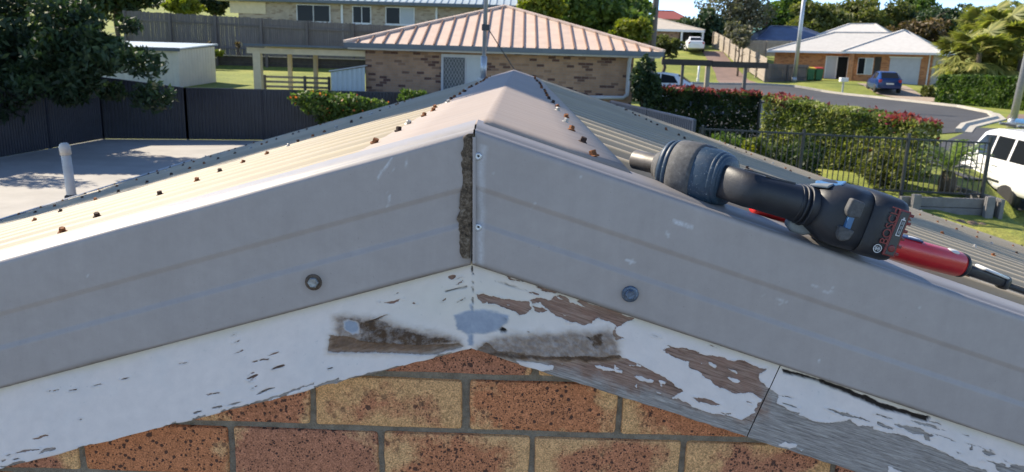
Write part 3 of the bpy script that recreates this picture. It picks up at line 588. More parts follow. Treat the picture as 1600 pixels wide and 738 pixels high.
def make_flash(side):
    xs = np.concatenate([np.linspace(.0012, .95, 320), np.linspace(1.0, 2.62 if side < 0 else 6.0, 14)])
    pts = list(PROF)
    for a, b in zip(FACE[:-1], FACE[1:]):
        k = max(1, int(abs(a[1]-b[1])/.003)); pts += [(a[0]+(b[0]-a[0])*i/k, a[1]+(b[1]-a[1])*i/k) for i in range(k)]
    pts.append(FACE[-1]); pts = np.array(pts); npf = len(pts)
    X = np.repeat(xs, npf); Y = np.tile(pts[:,0], len(xs)); Nn = np.tile(pts[:,1], len(xs))
    face = np.tile((pts[:,1] < 0) & (pts[:,0] < .005), len(xs))
    Y = Y+np.where(face, .0019*vnoise(X*3.3+side*7, Nn*12)+.0007*vnoise(X*14, Nn*26), 0)
    Nn2 = Nn+np.where(Nn > .006, .0008*vnoise(X*14+5, Y*30), 0)
    V = np.c_[side*X, Y, ZR+Nn2/CT-X*TT]; P = project(V)
    i = np.arange(npf-1); F = np.concatenate([np.c_[r*npf+i, r*npf+i+1, (r+1)*npf+i+1, (r+1)*npf+i] for r in range(len(xs)-1)])
    if side > 0: F = F[:, ::-1]
    sc = np.zeros(len(V)); wob = np.c_[vnoise(P[:,0]*.3, P[:,1]*.3), vnoise(P[:,0]*.3+40, P[:,1]*.3)]*3
    for l in SCUFF: sc = np.maximum(sc, np.clip(.6-lens_sd(P+wob, l)/1.6, 0, 1)*.75)
    if side > 0: sc = np.maximum(sc, .55*np.clip(1-np.abs(X-.012-.004*vnoise(Nn*80, X*0))/.007, 0, 1)*(Nn < -.01))
    grime = np.clip(1-(Nn+.1785)/(.006+.008*vnoise(X*9, Nn*0+side)), 0, 1)*(Nn < -.1)
    grime = np.maximum(grime, np.clip(1-X/.004, 0, 1)*.8*(Nn < 0))
    if side < 0: grime = np.maximum(grime, .7*np.clip(1-X/(.022+.01*vnoise(Nn*60, X*0)), 0, 1)*(Nn < 0))
    for bx, by, r in ((490,441,24), (984,459,20)):
        d = np.hypot(P[:,0]-bx, P[:,1]-by); grime = np.maximum(grime, np.clip(1-d/r, 0, 1)*.7)
    me = mesh_np('barge_flashing', V-np.array(ORG[garage]), F, True); attrs(me, dict(scuff=sc, grime=grime, flange_dim=(Nn > .004)*1.0))
    o = link('barge_flashing', me, M['flash'], garage)
    return o
flL = make_flash(-1); flR = make_flash(1)
def facept(px, py, y=0.0): return onplane(px, py, (0, y, 0), (0, 1, 0))
# sealant smear left of the joint
s = NT('gritty_old_sealant'); v = s.coord(); n = s.noise(v, 160, 6, .75)
s.set(Base_Color=s.ramp(n, [(.33, (.022,.016,.011)), (.5, (.12,.085,.055)), (.66, (.27,.215,.16))]), Roughness=.95).bump(n, 1.0, .003); M['sealant'] = s.m
def strip(name, edgeL, edgeR, m, parent, y=-.0006, proud=.0025):
    mb = MB(); rows = []; k = 40
    ys = np.linspace(edgeL[0][1], edgeL[-1][1], k); il = np.interp(ys, [p[1] for p in edgeL], [p[0] for p in edgeL]); ir = np.interp(ys, [p[1] for p in edgeR], [p[0] for p in edgeR])
    for q, (yy, a, b) in enumerate(zip(ys, il, ir)):
        a += random.uniform(-2.2, 2.2)
        rows.append([facept(a, yy, y+.001)]+[facept(a+(b-a)*t, yy, y-proud*random.uniform(.5, 1.2)) for t in (.12, .4, .7, .9)]+[facept(b, yy, y+.001)])
    mb.loft(rows, caps=False, closed=False); return mb.build(name, m, parent, smooth=True)
strip('sealant_smear', [(731,209),(722,216),(720,262),(722,290),(718,325),(715,350),(719,395),(722,404)], [(741,209),(740,290),(738,340),(735,408)], M['sealant'], flL)
# folded end of the right flashing, standing proud over the left one
mb = MB(); A = [facept(739.5, y_, -.0015) for y_ in (214, 260, 310, 360, 411)]; secs = []
for k, p in enumerate(A): secs.append([p+Vector((-.0012,0,0)), p+Vector((-.0004,-.004-.001*(k % 2),0)), p+Vector((.0016,-.0042,0)), p+Vector((.004,.0008,0))])
mb.loft(secs, closed=False, caps=False).build('folded_joint_edge', M['flash'], flR, smooth=True)
def lathe(mb, c, axis, prof, n=20, up=Vector((0,0,1))):
    c = Vector(c); axis = Vector(axis).normalized(); a = axis.cross(up).normalized(); b = axis.cross(a)
    mb.loft([[c+axis*t+a*(r*math.cos(2*math.pi*k/n))+b*(r*math.sin(2*math.pi*k/n)) for k in range(n)] for t, r in prof]); return mb
M['rivet'] = mat('aluminium_rivet', (.50,.51,.53), .4, .5, .1, 60)
M['rivet_hole'] = mat('rivet_core', (.03,.03,.03), .7)
M['bolt_blue'] = mat('blue_grey_bolt', (.10,.13,.18), .45, .5, .5, 160, .4, 300, .001)
M['bolt_worn'] = mat('worn_galvanised_bolt', (.26,.27,.27), .5, .5, .5, 160, .4, 300, .001)
M['washer_rim'] = mat('rusty_washer_rim', (.10,.07,.05), .7, .2, .6, 200)
for px, py in ((747,244.5), (747,355.5)):
    r = lathe(MB(), facept(px, py), (0,-1,0), [(0,.0058),(.0008,.0058),(.0018,.0046),(.0022,.0028),(.0014,.0012)]).build('rivet', M['rivet'], flR, smooth=True)
    lathe(MB(), facept(px+.6, py-.4, -.0021), (0,-1,0), [(0,.0016),(.0004,.0013)], 10).build('rivet_core', M['rivet_hole'], r)
for px, py, par, mm, rm in ((490,441,flL,'bolt_worn','washer_rim'), (984.5,459.5,flR,'bolt_blue','bolt_blue')):
    w = lathe(MB(), facept(px, py), (0,-1,0), [(0,.0122),(.0012,.0122),(.0022,.0110),(.0026,.0085)], 28).build('bolt_washer', M[rm], par, smooth=True)
    lathe(MB(), facept(px, py, -.0020), (0,-1,0), [(0,.0078),(.0048,.0078),(.0058,.0066),(.0054,.0052),(.0050,.0020)], 6).build('hex_head', M[mm], w)

# ---- roof sheets, ridge cap, screws
X0, RZ = .014, .0085                           # ridge crease position relative to the apex
def roofpt(side, x, y, n=0.0):               # x: horizontal run from the crease
    return Vector((X0+side*(x+n*ST), y, ZR+RZ-x*TT+n*CT))
def roof_mat():
    s = NT('faded_cream_corrugated_steel'); v = s.geo(); oi = s.n('ShaderNodeObjectInfo')
    st = s.geo((.5, 9, .5)); streak = s.noise(st, 2.2, 5, .65); b = s.noise(v, 2.5, 5, .6); f = s.noise(v, 90, 4, .7)
    c = s.ramp(b, [(.3, (.355,.29,.19)), (.7, (.43,.355,.24))])
    c = s.mix(s.math('MULTIPLY', s.ramp(streak, [(.45, 0.0), (.7, 1.0)]), .45), c, (.27,.245,.21))
    c = s.mix(s.math('MULTIPLY', s.ramp(f, [(.58, 0.0), (.7, 1.0)]), .25), c, (.30,.27,.24))
    c = s.mix(1.0, c, s.ramp(oi.outputs['Random'], [(0, .92), (1, 1.05)]), 'MULTIPLY')
    li = s.math('MULTIPLY', s.attr('pan_dirt_shade'), s.ramp(s.noise(s.geo((.35, 1, .35)), 24, 6, .75), [(.25, .55), (.6, 1.0)]))
    c = s.mix(li, c, s.ramp(f, [(.3, (.115,.115,.11)), (.7, (.21,.205,.195))]))
    s.set(Base_Color=c, Roughness=.62); s.p.inputs['Specular IOR Level'].default_value = .3; return s.m
M['roof'] = roof_mat()
def cap_mat():
    s = NT('chalky_ridge_cap'); v = s.geo(); st = s.geo((.16, 1.4, .3)); b = s.noise(st, 26, 6, .7); f = s.noise(v, 300, 4, .7); big = s.noise(v, 5, 4)
    c = s.ramp(b, [(.3, (.265,.212,.176)), (.7, (.345,.285,.242))]); c = s.mix(1.0, c, s.ramp(f, [(.3, .92), (.7, 1.06)]), 'MULTIPLY')
    c = s.mix(s.math('MULTIPLY', s.ramp(big, [(.5, 0.0), (.75, 1.0)]), .3), c, (.25,.225,.21))
    s.set(Base_Color=c, Roughness=.7).bump(f, .15, .0006); s.p.inputs['Specular IOR Level'].default_value = .3; return s.m
M['cap'] = cap_mat()
PITCHC = .0762; YE = 5.62
RIB = .2032; RH = .021
def roof_sheet(side, y0, y1, xe, k):         # trapezoidal ribs every 203 mm with flat pans between
    prof = [(0,0),(.010,0),(.016,-.0025),(.032,-RH+.002),(.038,-RH),(.068,-RH),(.098,-RH),(.128,-RH),(.152,-RH),(.158,-RH+.002),(.174,-.0025),(.180,0),(.1916,.0006)]
    ys, ns = [], []; j = -2
    while .095+j*RIB < y1+RIB:
        for dy, n in prof: ys.append(.095+j*RIB+dy); ns.append(n)
        j += 1
    ys, ns = np.array(ys), np.array(ns); yy = np.unique(np.concatenate([ys[(ys > y0) & (ys < y1)], [y0, y1]])); nn1 = np.interp(yy, ys, ns)
    us = np.concatenate([[.03], np.arange(.15, xe, .15), [xe]])
    U, Yy = np.meshgrid(us, yy); nn = nn1[:,None]-.0016+.0012*vnoise(U*1.7+k, Yy*4)+.0004*(k % 2)
    V = np.c_[(X0+side*(U+nn*ST)).ravel(), Yy.ravel(), (ZR+RZ-U*TT+nn*CT).ravel()]; nx = len(us); i = np.arange(nx-1)
    F = np.concatenate([np.c_[r*nx+i, r*nx+i+1, (r+1)*nx+i+1, (r+1)*nx+i] for r in range(len(yy)-1)])
    if side < 0: F = F[:, ::-1]
    me = mesh_np('roof_sheet', V-np.array(ORG[garage]), F, True)
    attrs(me, dict(pan_dirt_shade=np.repeat(np.clip((-nn1-.003)/.008, 0, 1), nx)*(.9 if side > 0 else .5)))  # grey dirt in the pans, doubling as painted shadow bands between ribs
    return link('roof_sheet', me, M['roof'], garage)
SHEETS = {-1: [], 1: []}
for side, xe in ((-1, 2.68), (1, 6.05)):
    y = .033
    k = 0
    while y < YE-.05:
        y1 = min(y+.8128+.002, YE); SHEETS[side].append((y, roof_sheet(side, y, y1, xe, k+side*3))); y += .8128; k += 1
def ridge_cap(y0, y1, lift, hw):
    mb = MB(); secs = []
    for y in np.linspace(y0, y1, 40):
        sag = -.006*math.sin(math.pi*min(1, max(0, y/5.6)))*0
        w = .0012*random.uniform(-1, 1)
        sec = []
        for side, xs in ((-1, (hw+.004, hw, .12, .05, .008)), (1, (0, .008, .05, .12, hw, hw+.004))):
            for x in xs:
                n = lift+.0005+(-.006 if x > hw else 0)+.0007*float(vnoise(np.array([x*30+side*9]), np.array([y*9]))[0])
                p = roofpt(side, x, y, n)
                if x == 0: p = roofpt(1, 0, y, 0)+Vector((0,0,lift+.001))
                sec.append(p)
        if not secs: secs.append([p-Vector((0,0,.007)) for p in sec])
        secs.append(sec)
    mb.loft(secs, caps=False, closed=False); return mb.build('ridge_cap', M['cap'], garage, smooth=True)
cap1 = ridge_cap(.066, 3.03, .0014, .212); cap2 = ridge_cap(2.98, YE, .0004, .212)
for c_ in (cap1, cap2):
    m = c_.modifiers.new('thickness', 'SOLIDIFY'); m.thickness = .0012; m.offset = 1
M['rust'] = mat('rusted_screw', (.22,.085,.03), .85, .2, .6, 250, .6, 400, .001)
M['rust_dark'] = mat('dark_rusted_screw', (.05,.028,.02), .85, .2, .5, 250, .6, 400, .001)
M['screw_grey'] = mat('zinc_screw', (.40,.39,.36), .5, .4, .3, 200)
def screw_mesh(nm, m):
    mb = MB(); lathe(mb, (0,0,-.001), (0,0,1), [(0,.0078),(.0014,.0086),(.0022,.0080),(.0034,.0068)], 16, Vector((0,1,0)))
    lathe(mb, (0,0,.0022), (0,0,1), [(0,.0056),(.0066,.0056),(.0076,.0048),(.0072,.0026)], 6, Vector((0,1,0)))
    me = mb.mesh(nm); me.materials.append(m); return me
SCR = [screw_mesh('roof_screw', M[k]) for k in ('rust', 'rust_dark', 'screw_grey')]
def screw(side, x, y, n, parent, kind):
    o = link('roof_screw', SCR[kind], None, parent, roofpt(side, x, y, n)-ORG[garage])
    o.rotation_euler = Euler((random.uniform(-.12,.12), side*TH+random.uniform(-.1,.1), random.uniform(0, 6.3)))
    o.scale = (1.05,)*3; return o
kL = [0]*0+[0,1,2,0,0,0,2,1,0,0,1,0,2,0,1,0,0,0,0,1,0,0,0,0,1,0,1]
for i in range(27):
    y = .303+i*.2032
    if y < YE-.1: screw(-1, .197+random.uniform(-.012,.012), y+random.uniform(-.008,.008), .0022, cap1 if y < 3 else cap2, kL[i])
kR = [0,1,0,2,0,2,0,1,1,0,1,0,1,0,1,0,1,1,0,1,1,0,1,1,0,0,1]
for i in range(27):
    y = .1+i*.2032
    if y < YE-.1: screw(1, .160+random.uniform(-.008,.008), y+random.uniform(-.006,.006), .0022, cap1 if y < 3 else cap2, kR[i])
for side, rows in ((-1, (.80, 1.5, 2.15, 2.6)), (1, (.86, 1.72, 2.6, 3.5, 4.4, 5.3, 5.95))):
    for r, x in enumerate(rows):
        for i in range(28):
            y = .0965+.2032*i
            if y > YE-.06 or y < .12: continue
            par = [s_ for s_ in SHEETS[side] if s_[0] <= y+.01][-1][1]
            screw(side, x+random.uniform(-.03,.03), y+random.uniform(-.003,.003), -.0016, par, random.choice((0,0,1,1,2)))
# eave gutter and far barge
g = MB(); 
g.loft([[Vector((X0-2.66, y, ZR+RZ-2.66*TT-.02)), Vector((X0-2.66, y, ZR+RZ-2.66*TT-.11)), Vector((X0-2.78, y, ZR+RZ-2.66*TT-.11)), Vector((X0-2.79, y, ZR+RZ-2.66*TT-.035)), Vector((X0-2.775, y, ZR+RZ-2.66*TT-.035)), Vector((X0-2.77, y, ZR+RZ-2.66*TT-.10)), Vector((X0-2.67, y, ZR+RZ-2.66*TT-.10))] for y in (.03, YE)])
g.build('gutter', M['grey_metal'], garage)
# mast on the ridge end
mast = empty('antenna_mast', roofpt(-1, .26, 5.1, 0)); tag(mast, 'thin grey steel mast with stay wire at the far end of the garage ridge', 'mast')
b = W(755.5, 108, 6.15); t_ = b+Vector((.028, 0, 2.2)); b.z = roofpt(-1, X0-b.x, 5.1, 0).z-.005
MB().tube([b, t_], .0165, 12).build('pole', M['galv'], mast, smooth=True)
MB().tube([b+Vector((0,0,-.005)), b+Vector((.002,0,.18))], .024, 12).build('pole_sleeve', M['galv'], mast, smooth=True)
MB().bb(b.x-.045, b.x+.045, b.y-.04, b.y+.04, b.z-.02, b.z+.012).build('base_bracket', M['galv'], mast)
cl = W(765, 44, 6.15); cl = Vector((b.x+.028*(cl.z-b.z)/2.2, b.y, cl.z))
MB().bb(cl.x-.024, cl.x+.036, cl.y-.028, cl.y+.022, cl.z-.02, cl.z+.025).build('stay_clamp', M['dark_metal'], mast)
MB().tube([cl+Vector((.02,0,0)), roofpt(1, .0, 5.45, .005)], .004, 6).build('stay_wire', M['dark_metal'], mast)
# vent pipe by the eave
vp = W(112, 306, 5.9); vpipe = empty('vent_pipe', (vp.x, vp.y, 0)); tag(vpipe, 'off-white plastic vent pipe with cap standing beside the left eave', 'pipe')
M['pvc'] = mat('weathered_white_plastic', (.56,.53,.47), .6, 0, .2, 6)
tp = W(102, 236, 5.9)
MB().tube([(vp.x, vp.y, 0), (vp.x, vp.y, vp.z), (tp.x, tp.y, tp.z)], .035, 16).build('pipe', M['pvc'], vpipe, smooth=True)
lathe(MB(), tp, (-.1,0,1), [(-.03,.040),(.03,.041),(.05,.034),(.062,.022),(.064,.001)], 16, Vector((0,1,0))).build('pipe_cap', M['pvc'], vpipe, smooth=True)
lathe(MB(), (vp.x, vp.y, vp.z), (0,0,1), [(-.05,.055),(.0,.050),(.01,.036)], 16, Vector((0,1,0))).build('pipe_flashing', M['rubber'], vpipe, smooth=True)

# ================================================================== tools lying on the right roof slope
RU = Vector((CT, 0, -ST)); RV = Vector((0, 1, 0)); RN = Vector((ST, 0, CT)); RO = Vector((0, 0, ZR))
def uvn(u, v, n): return RO+RU*u+RV*v+RN*n
def atn(px, py, n):                          # point seen at a pixel, n above the slope
    d = Vector(ray(px, py)); c = Vector(CAM)-RO; return Vector(CAM)+d*((n-c.dot(RN))/d.dot(RN))
s = NT('scuffed_blue_plastic'); v = s.coord(); n = s.noise(v, 260, 5, .75); b_ = s.noise(v, 50, 4, .6)
c = s.mix(s.ramp(n, [(.60, 0.0), (.72, 1.0)]), s.ramp(b_, [(.3, (.009,.026,.050)), (.7, (.018,.046,.082))]), (.30,.34,.38))
s.set(Base_Color=c, Roughness=s.ramp(n, [(.3, .38), (.7, .6)])).bump(n, .2, .0008); M['tool_blue'] = s.m
s = NT('scuffed_black_rubber'); v = s.coord(); n = s.noise(v, 180, 6, .75); b_ = s.noise(v, 40, 4, .6)
c = s.mix(s.ramp(n, [(.66, 0.0), (.76, 1.0)]), s.ramp(b_, [(.3, (.008,.010,.015)), (.7, (.014,.017,.025))]), (.11,.11,.115))
s.set(Base_Color=c, Roughness=.5).bump(n, .35, .0008); M['tool_black'] = s.m
s = NT('dusty_grey_rubber'); v = s.coord(); n = s.noise(v, 120, 6, .75)
s.set(Base_Color=s.ramp(n, [(.3, (.035,.036,.038)), (.6, (.085,.085,.087)), (.75, (.17,.165,.16))]), Roughness=.75).bump(n, .35, .0008); M['tool_grey'] = s.m
M['tool_steel'] = mat('dark_steel_socket', (.12,.11,.10), .5, .35, .4, 60, .2, 200, .0008)
M['tool_lightblue'] = mat('light_blue_plastic', (.045,.13,.27), .4, 0, .2, 60)
M['tool_paleplastic'] = mat('pale_grey_plastic', (.17,.19,.20), .6, 0, .2, 80)
M['tool_red'] = mat('bright_red_plastic', (.48,.012,.018), .32, 0, .15, 30)
M['tool_dullred'] = mat('dull_red_plastic', (.16,.02,.022), .45, 0, .3, 80)
M['tool_dark'] = mat('dark_panel', (.035,.038,.04), .45, 0, .2, 60)
M['print_white'] = mat('white_print', (.55,.55,.55), .6, 0, .1, 60)
M['navy_label'] = mat('navy_sticker', (.012,.02,.09), .35, 0, .1, 40)
def superell(c, a, b, ra, rb, ex, n=28):
    out = []
    for k in range(n):
        t = 2*math.pi*k/n; ct, st = math.cos(t), math.sin(t)
        out.append(Vector(c)+a*(ra*math.copysign(abs(ct)**(2/ex), ct))+b*(rb*math.copysign(abs(st)**(2/ex), st)))
    return out
tool = empty('impact_wrench', uvn(.46, .12, .01)); tag(tool, 'worn blue and black cordless impact wrench lying on the right roof slope', 'power tool')
# head: axis from rear cap to nose
HR = atn(1133, 282, .0480); HN = atn(991, 249, .0265)
ax = (HN-HR); HL = ax.length; ax.normalize(); ha = ax.cross(RN).normalized(); hb = ha.cross(ax).normalized()
def head(secs, name, m, par, ex=2.4, **k):
    return MB().loft([superell(HR+ax*(HL*t), ha, hb, r*(w if w else 1), r, ex) for t, r, w in secs]).build(name, m, par, smooth=True, **k)
housing = head([(-.06,.015,1),(-.05,.026,1),(-.02,.034,1),(.03,.039,1),(.09,.042,1),(.24,.0435,1),(.27,.043,1)], 'motor_housing', M['tool_blue'], tool, 2.7)
head([(.215,.042,1),(.22,.0445,1),(.25,.0462,1),(.38,.0465,1),(.46,.0452,1),(.48,.041,1)], 'rubber_sleeve', M['tool_grey'], tool, 2.6)
head([(.475,.0415,1),(.49,.0435,1),(.515,.044,1),(.522,.0405,1),(.53,.0405,1),(.538,.0432,1),(.58,.0415,1),(.59,.037,1)], 'front_bumper_ring', M['tool_blue'], tool, 2.4)
head([(.585,.0385,1),(.62,.035,1),(.665,.027,1),(.675,.0225,1),(.72,.0205,1),(.73,.0165,1)], 'nose_housing', M['tool_grey'], tool, 2.1)
head([(.725,.0158,1),(.74,.0152,1),(.99,.0150,1),(1.0,.0140,1),(1.0,.0085,1),(.96,.0085,1)], 'socket', M['tool_steel'], tool, 2.0)
# torn lip of the sleeve over the blue housing
mb = MB(); 
rows = []
for k in range(15):
    t = math.radians(-70+k*13); r0 = .0452; w = .06*random.uniform(.2, 1.4)
    f = lambda tt, rr: HR+ax*(HL*tt)+ha*(rr*math.cos(t))+hb*(rr*math.sin(t))
    rows.append([f(.25, r0+.0012), f(.225, r0+.0005), f(.205-w, r0-.0008-.0010*random.random()), f(.225, r0-.004)])
mb.loft(rows, caps=False).build('torn_sleeve_edge', M['tool_black'], tool, smooth=True)
head([(-.022,.0345,1),(-.012,.0365,1),(.012,.0388,1),(.02,.0376,1),(.028,.0394,1),(.05,.0408,1),(.058,.0398,1)], 'rear_seam_band', M['tool_blue'], housing, 2.6)
# grip: from the head down the slope to the foot
G0 = atn(1138, 288, .0475); G1 = atn(1268, 324, .0545); gx = (G1-G0); GL = gx.length; gx.normalize()
gb = (RN-gx*RN.dot(gx)).normalized(); ga = gb.cross(gx).normalized()
if ga.y < 0: ga = -ga
def grip(secs, name, m, par, **k):
    return MB().loft([superell(G0+gx*(GL*t)+ga*da+gb*db, ga, gb, ra, rb, ex) for t, ra, rb, ex, da, db in secs]).build(name, m, par, smooth=True, **k)
hc = HR+ax*(HL*.16)-G0; ht, hda, hdb = hc.dot(gx)/GL, hc.dot(ga), hc.dot(gb)      # the grip's root lies inside the head
gr = grip([(ht,.020,.0235,2.2,hda,hdb),(ht*.4,.0205,.0240,2.2,hda*.55,hdb*.5),(.12,.0212,.0250,2.2,hda*.2+.001,hdb*.1),(.24,.0215,.0252,2.2,.002,0),(.35,.0215,.0245,2.2,.0,0),(.70,.0228,.0252,2.2,.0,.0),(.92,.026,.0268,2.2,.004,0),(1.12,.034,.0310,2.4,.010,.0)], 'grip', M['tool_black'], tool)
for k in range(3):
    t = .80+.05*k; MB().loft([superell(G0+gx*(GL*(t+dt))+ga*.003, ga, gb, .0262+.003*k+dr, .0266+.0012*k+dr, 2.2) for dt, dr in ((0,-.001),(.006,.0006),(.014,.0006),(.02,-.001))]).build('grip_ridge', M['tool_black'], gr, smooth=True)
MB().tube([G0+gx*(GL*t)+gb*(.0262+.0004*math.sin(t*9))+ga*(-.006+.004*t) for t in np.linspace(.1, .72, 10)], .0012, 6).build('grip_seam', M['tool_grey'], gr, smooth=True)
lathe(MB(), G0+gx*(GL*.40)+gb*.0242-ga*.004, gb, [(0,.0036),(.0014,.0034),(.0018,.002)], 12, gx).build('grip_screw', M['tool_steel'], gr, smooth=True)
# trigger on the far side of the grip
MB().loft([superell(G0+gx*(GL*t)+ga*(.026+d), ga, gb, .012, .010, 2.6) for t, d in ((.14,0),(.2,.006),(.36,.005),(.42,0))]).build('trigger', M['tool_grey'], tool, smooth=True)
# foot and battery
fo = grip([(1.0,.030,.0290,2.6,.008,0),(1.09,.040,.0350,2.8,.012,0),(1.18,.050,.0420,3.6,.016,0),(1.32,.054,.0440,4.2,.016,0),(1.52,.0545,.0440,4.5,.016,0)], 'foot', M['tool_black'], tool)
BT0 = 1.525
batt = grip([(BT0,.050,.0405,4.5,.016,0),(BT0+0.0066,.0555,.0445,5,.016,0),(BT0+0.1584,.0575,.0455,5,.016,0),(BT0+0.3300,.0575,.0455,5,.016,0),(BT0+0.3960,.0560,.0440,5,.016,0),(BT0+0.4257,.051,.040,4.5,.016,0),(BT0+0.4290,.04,.030,4,.016,0)], 'battery', M['tool_black'], tool)
FRONT = -.0425                               # near face of the battery along ga
def bface(t, w, d=0.0):                      # point on the battery's near (camera) face: t along the grip, w across (up), d proud
    return G0+gx*(GL*t)+gb*w+ga*(FRONT-d)
def bpanel(t0, t1, w0, w1, proud, name, m, par, bevel=.0008, sk=0.0):
    p = [bface(t0, w0), bface(t1, w0), bface(t1+sk, w1), bface(t0+sk, w1)]
    return MB().prism([q+ga*.004 for q in p], ga*(-.004-proud)).build(name, m, par, bevel=bevel)
pan = bpanel(BT0+0.2640, BT0+0.4059, -.033, .033, .0006, 'red_panel', M['tool_dullred'], batt, .0015)
bpanel(BT0+0.2871, BT0+0.3861, -.031, .031, .0014, 'dark_panel', M['tool_dark'], batt)
gau = bpanel(BT0+0.3168, BT0+0.3663, -.003, .021, .0018, 'charge_gauge', M['print_white'], batt, .0004)
bpanel(BT0+0.3234, BT0+0.3597, -.0015, .0195, .0021, 'gauge_window', M['tool_dark'], batt, .0002)
for k in range(3): bpanel(BT0+0.3313, BT0+0.3518, .0005+.0064*k, .0052+.0064*k, .0024, 'gauge_bar', M['tool_paleplastic'], batt, .0002)
bpanel(BT0+0.3320, BT0+0.3498, .021, .0235, .0018, 'gauge_tip', M['print_white'], batt, .0002)
lathe(MB(), bface(BT0+0.3333, -.0215, .0012), -ga, [(0,.0052),(.0012,.0048),(.0013,.003)], 18, gb).build('gauge_button', M['tool_dullred'], batt, smooth=True)
for k in range(6):
    w = -.028+.0112*k
    MB().bar(bface(BT0+0.3960, w, -.002), bface(BT0+0.4455, w, -.004), .006, .0042, gb).build('battery_rib', M['tool_dullred'], batt, bevel=.0008)
def text_mesh(txt, size, extr=.0003):
    cu = bpy.data.curves.new('txt', 'FONT'); cu.body = txt; cu.size = size; cu.extrude = extr; cu.align_x = 'CENTER'; cu.align_y = 'CENTER'
    to = bpy.data.objects.new('txt', cu); COL.objects.link(to); dg = bpy.context.evaluated_depsgraph_get()
    me = bpy.data.meshes.new_from_object(to.evaluated_get(dg)); bpy.data.objects.remove(to); return me
def place_text(txt, size, c, xd, yd, m, name, parent, bold=0):
    me = text_mesh(txt, size); z = xd.cross(yd); Mx = Matrix((( *xd, 0), (*yd, 0), (*z, 0), (0,0,0,1))).transposed(); Mx.translation = c-ORG[parent]
    me.transform(Mx); me.materials.clear(); o = link(name, me, m, parent); return o
place_text('BOSCH', .0165, bface(BT0+0.2277, .008, .0009), gb, -gx, M['tool_dullred'], 'brand_lettering', batt)
# round emblem
ec = bface(BT0+0.1848, -.0265, .0009); ring = MB(); nseg = 28
def ringpts(r): return [ec+gx*(r*math.cos(2*math.pi*k/nseg))+gb*(r*math.sin(2*math.pi*k/nseg)) for k in range(nseg)]
ring.loft([ringpts(.0060), ringpts(.0050), [p-ga*.0004 for p in ringpts(.0050)], [p-ga*.0004 for p in ringpts(.0060)], ringpts(.0060)], caps=False)
for sx in (-1, 1): ring.bar(ec+gx*(.0014*sx)-gb*.003, ec+gx*(.0014*sx)+gb*.003, .0008, .0008, ga)
ring.bar(ec-gx*.0014, ec+gx*.0014, .0008, .0008, ga)
for sx in (-1, 1): ring.bar(ec+gx*(.003*sx)-gb*.0022, ec+gx*(.003*sx)+gb*.0022, .0007, .0007, ga)
ring.build('emblem', M['print_white'], batt)
# belt hook bracket between grip and roof, latch tabs, blue label on the upper flank
hk = atn(1249, 352, .024)
MB().loft([superell(hk+gx*t, ga, gb, .010, r, 3) for t, r in ((-.018,.006),(-.010,.012),(.008,.0125),(.018,.008))]).build('hook_bracket', M['tool_paleplastic'], tool, smooth=True, bevel=.0)
FN = lambda t, w, d: G0+gx*(GL*t)+gb*w+ga*(-.0385-d)
la = MB().prism([FN(1.24,.030,-.006), FN(1.40,.028,-.006), FN(1.40,.006,-.006), FN(1.26,.004,-.006), FN(1.22,.012,-.006)], -ga*.013).build('latch_tab', M['tool_grey'], fo, bevel=.003)
MB().prism([FN(1.22,-.010,-.006), FN(1.40,-.012,-.006), FN(1.37,-.026,-.006), FN(1.28,-.031,-.006), FN(1.23,-.024,-.006)], -ga*.013).build('latch_tab', M['tool_grey'], fo, bevel=.003)
MB().prism([FN(1.28,.006,-.004), FN(1.35,.006,-.004), FN(1.35,-.012,-.004), FN(1.28,-.012,-.004)], -ga*.008).build('lock_button', M['tool_lightblue'], fo, bevel=.0015)
tp0 = lambda t, a, d: G0+gx*(GL*t)+ga*a+gb*d
MB().prism([tp0(.98,.008,.0275), tp0(1.20,-.012,.0395), tp0(1.36,.02,.0440), tp0(1.10,.045,.0320)], gb*.0035).build('side_label', M['tool_lightblue'], fo, bevel=.002)
MB().prism([tp0(.90,.004,.0262), tp0(1.06,-.012,.0315), tp0(1.14,-.004,.0365), tp0(.97,.012,.0280)], gb*.0045).build('label_plate', M['tool_paleplastic'], fo, bevel=.0015)

# ---- red tool behind it
R0 = atn(1176, 326, .018); R1 = atn(1497, 411, .034); rx = (R1-R0); RL = rx.length; rx.normalize()
rb = (RN-rx*RN.dot(rx)).normalized(); ra_ = rb.cross(rx).normalized()
if ra_.y < 0: ra_ = -ra_
rt = empty('red_hand_tool', uvn(.7, .2, .01)); tag(rt, 'bright red hand tool with black nose and shaft, lying behind the impact wrench', 'hand tool')
def rl(secs, name, m, par, ex=2.3): return MB().loft([superell(R0+rx*(RL*t)+rb*db, ra_, rb, a, b, ex) for t, a, b, db in secs]).build(name, m, par, smooth=True)
body = rl([(0,.010,.006,0),(.01,.012,.0075,0),(.04,.0125,.008,0),(.05,.0115,.007,0),(.06,.0125,.008,0),(.25,.015,.010,.000),(.45,.019,.016,.0),(.62,.022,.0205,-.001),(.80,.0225,.0215,-.002),(.985,.0225,.0215,-.002),(1.0,.021,.020,-.002)], 'body', M['tool_red'], rt)
rl([(1.0,.0222,.0212,-.002),(1.012,.0222,.0212,-.002),(1.03,.018,.017,-.003)], 'nose_collar', M['tool_black'], rt)
rl([(1.02,.011,.010,-.006),(1.10,.0105,.009,-.008),(1.27,.0095,.008,-.013),(1.29,.007,.006,-.013)], 'nose', M['tool_black'], rt, 4)
rl([(1.12,.012,.003,.003),(1.26,.011,.003,-.003)], 'clear_guard', M['clear_lens'], rt, 3)
rl([(1.255,.0125,.0125,-.012),(1.275,.0125,.0125,-.012)], 'end_ring', M['tool_dark'], rt, 3)
rl([(1.27,.0055,.0055,-.015),(2.2,.0055,.0055,-.04)], 'shaft', M['tool_dark'], rt, 2)
